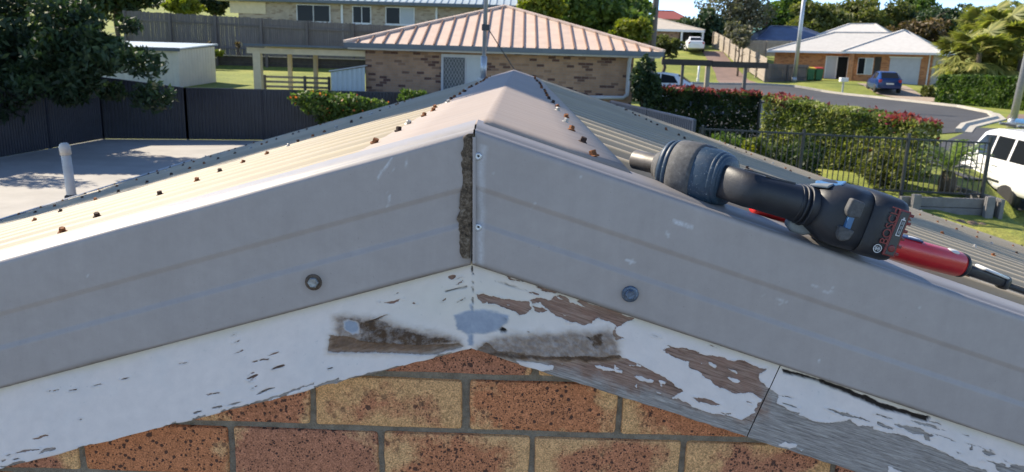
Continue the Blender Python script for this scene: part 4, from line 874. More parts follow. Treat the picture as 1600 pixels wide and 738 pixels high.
rf = lambda t, w, d: R0+rx*(RL*t)+rb*(w)+ra_*d
MB().prism([rf(.655,.0175,-.012), rf(.765,.0180,-.012), rf(.78,.0195,.006), rf(.66,.0190,.006)], rb*.0032).build('label', M['navy_label'], body, bevel=.001)
MB().prism([rf(.70,.0208,-.007), rf(.755,.0212,-.008), rf(.735,.0218,.002), rf(.715,.0213,.002)], rb*.0012).build('label_mark', M['print_white'], body)
MB().loft([superell(rf(.935,.0150+d,-.006), rx, ra_, .012*s_, .009*s_, 2.2) for d, s_ in ((0,1),(.004,.95),(.0055,.6))]).build('switch', M['print_white'], body, smooth=True)

# ================================================================== vegetation helpers
def leaf_mesh(name, C, size, aspect=1.8, up_bias=.2, rng=RNG, tint=None, fold=0.0):
    n = len(C); d = rng.normal(size=(n, 3)); d[:,2] += up_bias; d /= np.linalg.norm(d, axis=1)[:,None]
    e = rng.normal(size=(n, 3)); e -= (e*d).sum(1)[:,None]*d; e /= np.linalg.norm(e, axis=1)[:,None]; f = np.cross(d, e)
    s = size*rng.uniform(.6, 1.35, n)[:,None]
    a = e*s*.5*aspect; b = f*s*.5
    V = np.stack([C-a, C+b*.9, C+a, C-b*.9], 1).reshape(-1, 3); F = np.arange(4*n).reshape(n, 4)
    me = mesh_np(name, V, F, False)
    t = rng.random(n) if tint is None else np.clip(tint+rng.normal(0, .16, n), 0, 1)
    attrs(me, dict(tint=np.repeat(t, 4))); return me
def blob_points(n, c, r, nb, rng=RNG, br=.42, fill=.5):
    c = np.array(c); r = np.array(r); k = rng.normal(size=(nb, 3)); k /= np.linalg.norm(k, axis=1)[:,None]
    k *= rng.uniform(.25, .85, nb)[:,None]; bc = k; rad = rng.uniform(.6, 1.25, nb)*br
    w = rad**2; idx = rng.choice(nb, n, p=w/w.sum()); d = rng.normal(size=(n, 3)); d /= np.linalg.norm(d, axis=1)[:,None]
    q = bc[idx]+d*(rad[idx]*rng.uniform(fill, 1.0, n)**.6)[:,None]
    tb = rng.random(nb)[idx]
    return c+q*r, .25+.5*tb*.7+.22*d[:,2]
def trunk_parts(root, base, top, r0, r1, nlimb, reach, m, rng, lowfrac=.45):
    base, top = Vector(base), Vector(top); mb = MB(); pts = []; k = 6
    for i in range(k+1):
        t = i/k; p = base.lerp(top, t)+Vector((rng.normal()*r0*.5, rng.normal()*r0*.5, 0))*(1 if 0 < i < k else 0); pts.append(p)
    mb.tube(pts, [r0+(r1-r0)*i/k for i in range(k+1)], 9)
    for j in range(nlimb):
        t = lowfrac+(1-lowfrac)*j/max(1, nlimb-1)*.9; p = base.lerp(top, t); a = rng.uniform(0, 6.28); L_ = reach*rng.uniform(.6, 1.0)
        e = p+Vector((math.cos(a)*L_, math.sin(a)*L_, L_*rng.uniform(.25, .8))); mid = p.lerp(e, .5)+Vector((0,0,L_*.08))
        rr = (r0+(r1-r0)*t)*.6; mb.tube([p, mid, e], [rr, rr*.7, rr*.3], 6)
    return mb.build('trunk', m, root, smooth=True)
def tree(name, label, x, y, z, crown_c, crown_r, nleaf, leaf, lm, group=None, nb=22, tr=.14, br=.42, limbs=5, seed=1, aspect=1.8, fill=.5, cat='tree', bark='bark'):
    rng = np.random.default_rng(seed); root = empty(name, (x, y, z)); tag(root, label, cat, group)
    cc = Vector(crown_c); trunk_parts(root, (x, y, z-.1), (x+(cc.x-x)*.8, y+(cc.y-y)*.8, cc.z+crown_r[2]*.4), tr, tr*.35, limbs, min(crown_r[0], crown_r[1])*.75, M[bark], rng)
    P, t = blob_points(nleaf, crown_c, crown_r, nb, rng, br, fill)
    me = leaf_mesh('crown', P-np.array((x, y, z)), leaf, aspect, .3, rng, t); link('crown', me, lm, root); return root
def ptree(name, label, px, py, D, wpx, hpx, nleaf, leaf, lm, **k):     # crown centred on a photo pixel, w/h in pixels, at distance D
    c = W(px, py, D); s_ = D/FPX; x, y = c.x+k.pop('dx', 0), c.y; z = gzf(x, y)
    return tree(name, label, x, y, z, tuple(c), (wpx*.5*s_, wpx*.5*s_*.9, hpx*.5*s_), nleaf, leaf, lm, **k)
def hedge(name, label, a, b, depth, z0a, z0b, ha, hb_, n, leaf, lm, tiplm=None, tipfn=None, seed=3, group=None, ntip=2500, lump=.12):
    rng = np.random.default_rng(seed); a, b = np.array(a), np.array(b); Ld = np.linalg.norm(b-a); d = (b-a)/Ld; nrm = np.array((-d[1], d[0]))
    mid = (a+b)/2; root = empty(name, (mid[0], mid[1], min(z0a, z0b))); tag(root, label, 'hedge', group); O = np.array((mid[0], mid[1], min(z0a, z0b)))
    def pts(n, shell=True):
        s_ = rng.uniform(0, 1, n); w = rng.uniform(-1, 1, n); h = rng.uniform(0, 1, n); f = rng.integers(0, 10, n)
        w = np.where(f < 4, -1+.22*rng.random(n)**2, np.where(f < 6, 1-.2*rng.random(n)**2, w)); h = np.where((f >= 6) & (f < 9), 1-.12*rng.random(n)**2, h)
        rnd = np.maximum(0, np.abs(w)**4*np.maximum(0, h-.6)); 
        lum = lump*(vnoise(s_*Ld*1.6+seed, h*3+w)+.5*vnoise(s_*Ld*4, h*7))
        z0 = z0a+(z0b-z0a)*s_; H = ha+(hb_-ha)*s_
        p = a+np.outer(s_, b-a)+np.outer(w*(depth/2+lum)-0*rnd, nrm)
        z = z0+np.clip(h, 0, 1)*H*(1-.10*rnd)+lum*.8*(h > .9)
        return np.c_[p, z], s_, h, w
    P, s_, h, w = pts(n); t = .42+.9*vnoise(s_*Ld*2.3+seed, h*4)+.3*vnoise(s_*Ld*9, h*11)
    link('foliage', leaf_mesh('foliage', P-O, leaf, 1.7, .25, rng, t), lm, root)
    st = MB()
    for k in range(max(3, int(Ld/.7))):
        q = a+(b-a)*(k+.5)/max(3, int(Ld/.7)); zz = z0a+(z0b-z0a)*(k+.5)/max(3, int(Ld/.7))
        st.tube([(q[0], q[1], zz-.1), (q[0]+rng.normal()*.05, q[1], zz+ha*.45), (q[0]+rng.normal()*.12, q[1]+rng.normal()*.1, zz+ha*.85)], [.035,.025,.008], 6)
    st.build('stems', M['bark'], root)
    if tiplm:
        P, s_, h, w = pts(ntip*6); keep = tipfn(s_, h, w, rng); P = P[keep][:ntip]
        P[:,2] += rng.uniform(-.02, .10, len(P)); link('red_tips', leaf_mesh('red_tips', P-O, leaf*1.05, 1.7, .5, rng), tiplm, root)['kind'] = 'stuff'
    return root
def frond_mesh(name, L_, leaflets, llen, droop, width=.03, fan=False, seed=0):
    rng = np.random.default_rng(seed); V = []; F = []; T = []
    def q(p, d, s_, ln, wd, tt):
        b = len(V); e = p+d*ln; m_ = p+d*ln*.5+np.array((0,0,.02*ln)); V.extend([p-s_*wd*.4, p+s_*wd*.4, m_+s_*wd, e, m_-s_*wd]); F.append((b, b+1, b+2, b+4)); F.append((b+4, b+2, b+3, b+3)); T.extend([tt]*5)
    pts = [np.array((L_*t*math.cos(droop*t*t*.6), 0, L_*(t*.55-droop*t*t*.75))) for t in np.linspace(0, 1, 12)]
    for i in range(11):
        a, b = pts[i], pts[i+1]; k = len(V); w = .012*(1-i/14); V.extend([a+np.array((0,w,0)), a-np.array((0,w,0)), b-np.array((0,w,0)), b+np.array((0,w,0))]); F.append((k, k+1, k+2, k+3)); T.extend([.8]*4)
    for i in range(leaflets):
        t = (.97 if fan else .12+.88*i/leaflets); p = np.array([np.interp(t, np.linspace(0, 1, 12), [x[j] for x in pts]) for j in range(3)])
        for sd in (-1, 1):
            if fan: an = math.radians(-115+230*(i+.5*(sd > 0))/leaflets); d = np.array((math.cos(an), math.sin(an), -.25-.25*abs(an)*rng.random()))
            else: d = np.array((.55+.3*t, sd*.9, .25-.45*t+rng.normal()*.08))
            d /= np.linalg.norm(d); s_ = np.cross(d, (0,0,1)); s_ /= np.linalg.norm(s_)+1e-9
            q(p, d, s_, llen*(1-.45*abs(t-.45)*2*(not fan))*rng.uniform(.85, 1.1), width, np.clip(.5+rng.normal()*.25, 0, 1))
    me = bpy.data.meshes.new(name); me.from_pydata([tuple(v) for v in V], [], [f[:3] if len(set(f)) == 3 else f for f in F]); me.update(); attrs(me, dict(tint=T)); return me

# ================================================================== left side: yard fence, shed, neighbour's garden
def ribbed_panel(a, b, z0, za, zb, m, name='panel', parent=None, rib=.10, dep=.022):
    a, b = Vector((*a, 0)), Vector((*b, 0)); d = (b-a); Ln = d.length; d.normalize(); s_ = Vector((d.y, -d.x, 0)); n = max(2, int(Ln/rib)); st = []
    for i in range(n):
        for f, o in ((0, 0), (.32, 0), (.45, dep), (.87, dep)): st.append(((i+f)/n, o))
    st.append((1, 0)); lo, hi = [], []
    mb = MB(); lo = [a+d*(Ln*t)+s_*o+Vector((0,0,z0)) for t, o in st]; hi = [a+d*(Ln*t)+s_*o+Vector((0,0,za+(zb-za)*t)) for t, o in st]
    mb.loft([lo, hi], caps=False, closed=False); return mb.build(name, m, parent)
def steel_fence(name, label, pts, ztops, m, pl=2.37, z0=0.0, post=.06, cap=True):
    root = empty(name, (pts[0][0], pts[0][1], z0)); tag(root, label, 'fence')
    for (a, b), (za, zb) in zip(zip(pts[:-1], pts[1:]), ztops):
        a, b = Vector((*a, 0)), Vector((*b, 0)); Ln = (b-a).length; n = max(1, round(Ln/pl)); d = (b-a)/n
        for i in range(n):
            p, q = a+d*i, a+d*(i+1); zp, zq = za+(zb-za)*i/n, za+(zb-za)*(i+1)/n; u = d.normalized()
            ribbed_panel(((p+u*.03).x, (p+u*.03).y), ((q-u*.03).x, (q-u*.03).y), z0+.03, zp-.02, zq-.02, m, 'panel', root)
            MB().bar(p+Vector((0,0,z0)), p+Vector((0,0,zp+.01)), post, post).build('post', m, root)
            MB().bar(p+u*.03+Vector((0,0,zp)), q-u*.03+Vector((0,0,zq)), .05, .04).build('top_rail', m, root)
        MB().bar(b+Vector((0,0,z0)), b+Vector((0,0,zb+.01)), post, post).build('post', m, root)
    return root
steel_fence('steel_fence', 'dark navy ribbed steel fence behind the concrete yard on the left', [(-12.6,1.5),(-11.95,21.2),(-9.7,21.7),(-1.2,23.3)], [(1.76,1.78),(1.78,1.52),(1.52,1.52)], M['navy_steel'])
# shrub with orange flowers in front of the fence
def shrub(name, label, px, py, D, wpx, hpx, n, leaf, lm, seed, z=None, cat='shrub', group=None, flowers=0, nb=14, br=.45, depth=.8):
    rng = np.random.default_rng(seed); c = W(px, py, D); s_ = D/FPX; z0 = gzf(c.x, c.y) if z is None else z
    root = empty(name, (c.x, c.y, z0)); tag(root, label, cat, group); O = np.array((c.x, c.y, z0)); r = (wpx*.5*s_, min(depth, wpx*.5*s_), hpx*.5*s_)
    P, t = blob_points(n, tuple(c), r, nb, rng, br); link('foliage', leaf_mesh('foliage', P-O, leaf, 1.7, .3, rng, t), lm, root)
    mb = MB()
    for k in range(5):
        e = Vector(P[rng.integers(len(P))]); mb.tube([(c.x+rng.normal()*.08, c.y+rng.normal()*.05, z0-.05), (c.x+(e.x-c.x)*.4, c.y, z0+(e.z-z0)*.55), e], [.03,.02,.006], 6)
    mb.build('stems', M['bark'], root)
    if flowers:
        P, t = blob_points(flowers, tuple(c), [x*1.04 for x in r], nb, np.random.default_rng(seed), br, .9); link('flowers', leaf_mesh('flowers', P-O, leaf*.8, 1.2, .2, rng), L['flower'], root)['kind'] = 'stuff'
    return root
shrub('flowering_shrub', 'green shrub with orange flowers growing over the dark navy fence', 522, 168, 22.6, 165, 62, 5200, .085, L['mid'], 21, 0.0, flowers=170, depth=.55)
shrub('climber', 'small green climber on top of the navy fence beside the brick wall', 642, 150, 23.0, 45, 18, 500, .08, L['mid'], 22, 0.0, depth=.3)
# dark tree overhanging the left yard
rng = np.random.default_rng(5)
tx, ty = -15.5, 18.5
lt = empty('shade_tree', (tx, ty, 0)); tag(lt, 'large dark leafy tree overhanging the navy fence at top left', 'tree')
trunk_parts(lt, (tx, ty, -.1), (tx+1.2, ty, 5.0), .22, .09, 9, 3.2, M['bark'], rng, .25)
c_ = W(20, 40, 19.5); P1, t1 = blob_points(22000, (c_.x-1.4, c_.y, c_.z), (4.6, 2.6, 3.2), 52, rng, .20, .2)
c_ = W(110, 95, 18.6); P2, t2 = blob_points(13000, (c_.x, c_.y, c_.z-.1), (2.5, 1.6, 1.7), 50, rng, .22, .2)
P = np.concatenate([P1, P2]); keep = project(P); P3 = P[keep[:,0] > -2500]; t3 = np.concatenate([t1, t2])[keep[:,0] > -2500]
link('crown', leaf_mesh('crown', P3-np.array((tx, ty, 0)), .085, 2.4, .1, rng, t3-.1), L['dark'], lt)
# cream shed behind the fence
def at2(px, D): p = W(px, 100, D); return p.x
sx0, sx1 = at2(80, 27), at2(279.5, 27); sy = 27-1.063; shed = empty('garden_shed', (sx1, sy, 1.25)); tag(shed, 'cream steel garden shed with flat pale roof behind the navy fence', 'shed')
for k in range(6): ribbed_panel((sx0+(sx1-sx0)*k/6, sy), (sx0+(sx1-sx0)*(k+1)/6, sy), 1.2, 2.58, 2.58, M['cream_steel'], 'wall_panel', shed, .2, .012)
ribbed_panel((sx1, sy), (sx1+.25, sy+2.6), 1.2, 2.58, 2.75, M['cream_steel'], 'wall_panel', shed, .2, .012)
MB().prism([(sx0-.1, sy-.08, 2.60), (sx1+.1, sy-.08, 2.60), (sx1+.35, sy+2.7, 2.80), (sx0-.1, sy+2.7, 2.80)], (0,0,.05)).build('roof', M['bluegrey_roof'], shed)
MB().bar((sx0-.1, sy-.1, 2.60), (sx1+.1, sy-.1, 2.60), .04, .12).build('fascia', M['fascia_blue'], shed)
# timber retaining wall with shrubs, upper fence
rw = empty('retaining_wall', (-12, 36.6, 1.7)); tag(rw, 'dark timber sleeper retaining wall below the tall paling fence', 'wall')
xa, xb = at2(262, 37.6), at2(640, 37.6)
for r in range(3):
    k = 0; x = xa
    while x < xb: 
        x2 = min(x+2.4, xb); boxobj('sleeper', M['timber_dark'], rw, x, x2-.015, 36.5+.012*r, 36.6+.012*r, 1.55+.27*r, 1.55+.27*r+.262); x = x2
x = xa
while x < xb: boxobj('post', M['timber_grey'], rw, x-.06, x+.06, 36.40, 36.5, 1.5, 2.45); x += 2.4
boxobj('capping', M['timber_pale'], rw, xa, xb, 36.42, 36.68, 2.36, 2.40)
shrub('low_shrub', 'pale green low shrub in front of the sleeper wall beside the shed', 318, 90, 36.3, 70, 22, 1300, .12, L['yellow'], 31, depth=.5)
for k, px in enumerate((286, 328, 372)):
    shrub('bare_shrub', ('small bare shrub above the sleeper wall, nearest the shed', 'small bare shrub above the sleeper wall, middle of three', 'small bare shrub above the sleeper wall, nearest the patio post')[k], px, 71, 37.6, 13, 14, 90, .07, L['russet'], 40+k, 2.35, group='bare shrubs on the retaining wall', nb=5, depth=.2)
def paling_fence(name, label, a, b, z0a, z0b, ha, hb_, m, bay=2.4, pal=.10, rails=2, postm=None, front=-1, poststep=0.12):
    a, b = Vector((*a, 0)), Vector((*b, 0)); Ln = (b-a).length; n = max(1, round(Ln/bay)); d = (b-a)/n; u = d.normalized(); s_ = Vector((u.y, -u.x, 0))
    root = empty(name, (a.x, a.y, z0a)); tag(root, label, 'fence'); r = random.Random(len(name)+n)
    for i in range(n):
        mb = MB(); k = int(d.length/pal); p = a+d*i; t0 = i/n
        for j in range(k):
            t = t0+(j/k)/n; z0 = z0a+(z0b-z0a)*t; h = (ha+(hb_-ha)*t)*r.uniform(.985, 1.01); q = p+d*(j/k)+s_*r.uniform(0, .012)
            mb.bar(q+u*(pal*.5)+Vector((0,0,z0)), q+u*(pal*.5)+Vector((0,0,z0+h)), pal*.94, .016, up=s_)
        mb.build('paling_bay', m, root)
        z0 = z0a+(z0b-z0a)*t0; h = ha+(hb_-ha)*t0; z1 = z0a+(z0b-z0a)*(t0+1/n); h1 = ha+(hb_-ha)*(t0+1/n)
        for f in ([.22, .80] if rails == 2 else [.5]): MB().bar(p+s_*.05+Vector((0,0,z0+h*f)), p+d+s_*.05+Vector((0,0,z1+h1*f)), .05, .09).build('rail', m, root)
        MB().bar(p+s_*.10+Vector((0,0,z0-.1)), p+s_*.10+Vector((0,0,z0+h*1.0)), .11, .11).build('post', postm or m, root)
    return root
p1 = W(200, 80, 39.2); p2 = W(625, 95, 38.6)
paling_fence('paling_fence', 'tall grey timber paling fence with posts on the slope at upper left', (p1.x, p1.y), (p2.x, p2.y), 2.38, 2.25, 2.0, 1.75, M['timber_grey'], bay=2.2)
# house at the top of the slope
uh = empty('brick_house', (-10, 50, 3)); tag(uh, 'cream brick house with pale blue-grey roof above the paling fence', 'house')
hx0, hx1, hy = at2(352, 50), at2(850, 50), 48.94
boxobj('wall', M['cream_brick'], uh, hx0+1.0, hx1, hy, hy+8, 2.6, 5.62)
boxobj('timber_gable_panel', M['cream_paint'], uh, at2(364,50), at2(419,50), hy-.06, hy-.005, 4.9, 5.60)
for k, (a_, b_) in enumerate(((467,516), (553,579), (604,646))):
    xa_, xb_ = at2(a_, 49.9), at2(b_, 49.9); zt = 5.5; zb = 4.55
    w = boxobj('window', M['white_paint'], uh, xa_-.06, xb_+.06, hy-.05, hy+.02, zb-.06, zt+.05)
    xm = (xa_+xb_)/2
    boxobj('pane', M['glass'], w, xa_, xm-.03, hy-.07, hy-.045, zb, zt); boxobj('pane', M['glass'] if k != 2 else M['blind'], w, xm+.03, xb_, hy-.07, hy-.045, zb, zt)
    boxobj('sill', M['white_paint'], w, xa_-.1, xb_+.1, hy-.12, hy-.0, zb-.12, zb-.06)
for px in (535, 681): boxobj('downpipe', M['white_paint'], uh, at2(px,49.8)-.06, at2(px,49.8)+.06, hy-.10, hy-.003, 2.9, 5.6)
boxobj('soffit', M['white_fascia'], uh, hx0-.3, hx1+.3, hy-.6, hy+.3, 5.63, 5.68)
MB().bar((hx0-.35, hy-.62, 5.72), (hx1+.3, hy-.62, 5.72), .12, .18).build('gutter', M['fascia_blue'], uh)
def rib_roof(root, x0, x1, y0, z0, y1, z1, m, step=.4, rm=None, name='roof_panel'):
    n = max(1, int((x1-x0)/step)); w = (x1-x0)/n
    for i in range(n):
        a = x0+w*i; sl = Vector((0, y1-y0, z1-z0)); MB().prism([(a, y0, z0), (a+w*.985, y0, z0), (a+w*.985, y1, z1), (a, y1, z1)], (0,0,-.03)).bar((a, y0, z0+.02), (a, y1, z1+.02), .05, .05).build(name, m, root)
rib_roof(uh, hx0-.4, hx1+.3, hy-.6, 5.83, hy+4.5, 7.4, M['bluegrey_roof'], .42)
# patio frame
pt = empty('patio', (at2(402,26), 24.5, 1.25)); tag(pt, 'cream timber patio frame with flat roof beside the tan-roofed house', 'patio')
for px, D, w in ((403,25.4,.24), (453,27.4,.13), (493,27.4,.13)):
    X = at2(px, D); boxobj('post', M['cream_paint'], pt, X-w/2, X+w/2, D-1.063-w/2, D-1.063+w/2, .3, 2.62)
boxobj('beam', M['cream_paint'], pt, at2(388,25.4), at2(575,25.4), 24.25, 24.40, 2.56, 2.74)
boxobj('beam', M['cream_paint'], pt, at2(415,27.4), at2(575,27.4), 26.30, 26.42, 2.62, 2.78)
boxobj('roof', M['fascia_blue'], pt, at2(384,25.2), at2(580,25.2), 24.0, 27.6, 2.79, 2.86)
sl = empty('slatted_rail', (at2(460,26.6), 25.5, 1.25)); tag(sl, 'grey-brown slatted garden rail under the patio roof', 'rail')
for k in range(4): boxobj('slat', M['timber_pale'], sl, at2(411,26.6), at2(516,26.6), 25.48+.004*k, 25.53+.004*k, 1.28+.16*k, 1.28+.16*k+.075)
for px in (413, 476, 514): X = at2(px, 26.5); boxobj('post', M['timber_grey'], sl, X-.04, X+.04, 25.36, 25.44, .9, 1.86)
cb = empty('steel_cabinet', (at2(542,24.9), 24, 0)); tag(cb, 'pale grey ribbed steel cabinet with sloping lid against the brick house', 'cabinet')
xa, xb = at2(517,24.9), at2(570,24.9)
ribbed_panel((xa, 23.83), (xb, 23.83), .1, 2.05, 2.24, M['bluegrey_roof'], 'front', cb, .14, .014); ribbed_panel((xa, 24.5), (xa, 23.83), .1, 2.05, 2.05, M['bluegrey_roof'], 'side', cb, .14, .014)
MB().prism([(xa-.05,23.75,2.07),(xb+.02,23.75,2.27),(xb+.02,24.55,2.27),(xa-.05,24.55,2.07)], (0,0,.03)).build('lid', M['white_fascia'], cb)

# ================================================================== the tan-roofed brick house
th_ = empty('tan_roof_house', (-.5, 25, 0)); tag(th_, 'brick house with faded terracotta ribbed hip roof behind the garage ridge', 'house')
wx0, wx1, wy = at2(571,25.2), at2(990,25.2), 24.14
boxobj('wall', M['tan_brick'], th_, wx0, wx1, wy, wy+9, -.2, 2.86)
ex0, ex1, ey, ez = at2(539,24.6), at2(1036,24.6), 23.54, 2.98; apx = (ex0+ex1)/2-.1; apy = ey+(ex1-ex0)/2; apz = 4.50
boxobj('soffit', M['white_fascia'], th_, ex0+.08, ex1-.08, ey+.05, wy+9, 2.78, 2.90)
MB().bar((ex0+.02, ey, 2.90), (ex1-.02, ey, 2.90), .13, .15).build('gutter', M['fascia_blue'], th_)
MB().bar((ex0+.04, ey, 2.90), (ex0+.04, ey+9, 2.90), .13, .15).build('gutter', M['fascia_blue'], th_); MB().bar((ex1-.04, ey, 2.90), (ex1-.04, ey+9, 2.90), .13, .15).build('gutter', M['fascia_blue'], th_)
npan = 25; wpan = (ex1-ex0)/npan
def hipz(x): t = (x-ex0)/(apx-ex0) if x < apx else (ex1-x)/(ex1-apx); return max(0, min(1, t))
def rp(x, t): return Vector((x, ey+(apy-ey)*t, ez+(apz-ez)*t))
for i in range(npan):
    a, b = ex0+wpan*i, ex0+wpan*(i+1); xs_ = [a]+([apx] if a < apx < b else [])+[b]
    poly = [rp(a, 0), rp(b, 0)]+[rp(x, hipz(x)) for x in reversed(xs_)]
    q = []; [q.append(p) for p in poly if not q or (p-q[-1]).length > 1e-4]
    if (q[0]-q[-1]).length < 1e-4: q.pop()
    MB().prism([p+Vector((0,0,0)) for p in q], (0,0,-.025)).build('roof_panel', M['tan_roof'], th_)
    if i: MB().bar(rp(a, -.005)+Vector((0,0,.02)), rp(a, max(.01, hipz(a)-.01))+Vector((0,0,.02)), .04, .06).build('roof_rib', M['tan_rib'], th_)
for e_, nm in ((ex0, 'l'), (ex1, 'r')):
    MB().prism([(e_, ey, ez-.003), (apx, apy, apz-.003), (apx, apy+4, apz-.003), (e_, ey+13, ez-.003)], (0,0,-.02)).build('roof_side', M['tan_roof'], th_)
    MB().bar((e_, ey, ez+.03), (apx, apy, apz+.03), .16, .07).build('hip_cap', M['tan_roof'], th_)
MB().bar((apx, apy, apz+.03), (apx, apy+4, apz+.03), .16, .07).build('hip_cap', M['tan_roof'], th_)
sd_ = boxobj('door_frame', M['white_fascia'], th_, at2(689,25.1), at2(756,25.1), wy-.05, wy+.02, .3, 2.72)
dr = boxobj('screen_door', M['screen'], th_, at2(693,25.1), at2(726,25.1), wy-.08, wy-.045, .4, 2.62)
xa, xb = at2(693,25.1), at2(726,25.1)
mb = MB()
for k in range(-9, 9):
    for sg in (-1, 1):
        p = Vector((xa+(xb-xa)*.5+k*.085*1.2, wy-.09, 1.5)); a, b = p+Vector((-1.1*sg*.55, 0, -1.1)), p+Vector((1.1*sg*.55, 0, 1.1))
        # clip to the door leaf
        t0, t1 = 0.0, 1.0
        for lim, s_ in ((xa+.03, 1), (xb-.03, -1)):
            fa, fb = (a.x-lim)*s_, (b.x-lim)*s_
            if fa < 0 and fb < 0: t0 = 2
            elif fa < 0: t0 = max(t0, fa/(fa-fb))
            elif fb < 0: t1 = min(t1, fa/(fa-fb))
        if t0 < t1: mb.bar(a.lerp(b, t0), a.lerp(b, t1), .012, .012, (0,1,0))
mb.build('diamond_grille', M['grey_metal'], dr)
boxobj('side_light', M['blind'], th_, at2(729,25.1), at2(753,25.1), wy-.075, wy-.045, .5, 2.62)
dp = W(984, 92, 25.0); X = dp.x
MB().tube([(X, wy-.35, 2.80), (X, wy-.12, 2.62), (X, wy-.1, 1.75), (X, wy-.1, 1.62), (X-.12, wy-.1, 1.52), (X-1.3, wy-.1, 1.50)], .06, 10).build('downpipe', M['white_fascia'], th_, smooth=True)

# ================================================================== right side: hedges, fences, street
shrub('columnar_shrub', 'dark green dense shrub beside the brick house downpipe', 1012, 135, 23.6, 44, 100, 3600, .09, L['dark'], 51, depth=.8, nb=16)
steel_fence('blue_fence', 'low blue ribbed steel fence just beyond the right roof edge', [(2.6,20.5),(3.75,15.2)], [(1.58,1.50)], M['blue_steel'])
h1a, h1b = W(1024, 150, 24.2), W(1190, 150, 23.4)
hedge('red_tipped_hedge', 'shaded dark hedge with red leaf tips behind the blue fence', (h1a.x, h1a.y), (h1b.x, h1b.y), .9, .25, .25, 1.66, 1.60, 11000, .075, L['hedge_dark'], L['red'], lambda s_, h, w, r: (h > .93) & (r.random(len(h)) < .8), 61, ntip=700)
wl = W(1090, 195, 23.0); wr = W(1186, 198, 22.6)
gp = empty('gate_panel', (W(1197,170,23).x, W(1197,170,23).y, .2)); tag(gp, 'plain grey gate panel between the two hedges', 'gate')
xa, xb = W(1188,170,23).x, W(1206,170,23).x
boxobj('panel', M['grey_metal'], gp, xa, xb, 21.9, 21.94, .25, 1.55); boxobj('post', M['dark_metal'], gp, xa-.06, xa, 21.88, 21.96, .1, 1.7)
MB().bar((xa, 21.92, 1.60), (xb+.1, 21.92, 1.60), .05, .05).build('rail', M['dark_metal'], gp)
h2a, h2b = W(1212, 160, 21.0), W(1456, 205, 17.8)
def redfn(s_, h, w, r): return (h > .9) & ((s_ < .15) | (s_ > .76)) & (r.random(len(h)) < .85) | ((h > .55) & (s_ > .6) & (r.random(len(h)) < .05)) | ((h > .3) & (r.random(len(h)) < .012))
hedge('clipped_hedge', 'sunlit clipped green hedge with red tips behind the black fence', (h2a.x, h2a.y), (h2b.x, h2b.y), 1.1, .15, .15, 1.72, 1.36, 17000, .075, L['hedge'], L['red'], redfn, 62, ntip=900)
# black pool fence
pf = empty('tubular_fence', (W(1260,250,16).x, 15, .15)); tag(pf, 'black tubular steel fence in front of the clipped hedge', 'fence')
fa, fb = W(1092, 220, 16.2), W(1546, 240, 15.6); fa.z = fb.z = 0; fd = fb-fa; FL = fd.length; fu = fd.normalized(); zt0, zt1 = 1.33, 1.27; zb_ = .22
pk = MB().bb(-.008,.008,-.008,.008,0,1.0).mesh('picket'); pk.materials.append(M['dark_metal'])
npk = int(FL/.105)
for i in range(npk+1):
    p = fa+fd*(i/npk); zt = zt0+(zt1-zt0)*i/npk; o = link('picket', pk, None, pf, Vector((p.x, p.y, zb_))-ORG[pf]); o.scale = (1, 1, zt-zb_)
MB().bar(fa+Vector((0,0,zt0)), fb+Vector((0,0,zt1)), .035, .035).build('top_rail', M['dark_metal'], pf); MB().bar(fa+Vector((0,0,zb_)), fb+Vector((0,0,zb_)), .035, .035).build('bottom_rail', M['dark_metal'], pf)
for px in (1096, 1258, 1421, 1545):
    t = (px-1092)/(1546-1092); p = fa+fd*t; MB().bar(p+Vector((0,0,-.1)), p+Vector((0,0,zt0+.07)), .055, .055).build('post', M['dark_metal'], pf)
# shrubs and cycad behind the fence
shrub('garden_shrub', 'dark green shrub behind the black fence at its left end', 1145, 240, 17.4, 110, 60, 2600, .07, L['mid'], 71)
shrub('garden_shrub', 'olive shrub behind the black fence in front of the hedge', 1235, 262, 17.0, 110, 90, 3600, .07, L['hedge_dark'], 72)
shrub('garden_shrub', 'twiggy pale shrub behind the black fence beside the cycad', 1385, 265, 16.9, 90, 90, 2000, .06, L['olive'], 73)
shrub('garden_shrub', 'yellow-green low plant behind the black fence above the roof edge', 1175, 232, 16.8, 40, 34, 500, .07, L['yellow'], 74)
cy = W(1478, 296, 16.6); cyc = empty('cycad', (cy.x, cy.y, .15)); tag(cyc, 'spiky cycad with arching fronds behind the black fence', 'cycad')
lathe(MB(), (cy.x, cy.y, .1), (0,0,1), [(0,.16),(.25,.18),(.45,.12)], 12, Vector((0,1,0))).build('trunk', M['bark'], cyc, smooth=True)
FM = [frond_mesh('frond', 1.15, 26, .22, .55+.25*k, .02, seed=k) for k in range(3)]
for m_ in FM: m_.materials.append(L['cycad'])
for k in range(30):
    o = link('frond', FM[k % 3], None, cyc, (0, 0, .42)); o.rotation_euler = (0, random.uniform(-.75, .25), k*2.399); o.scale = (.84, .84, .9)
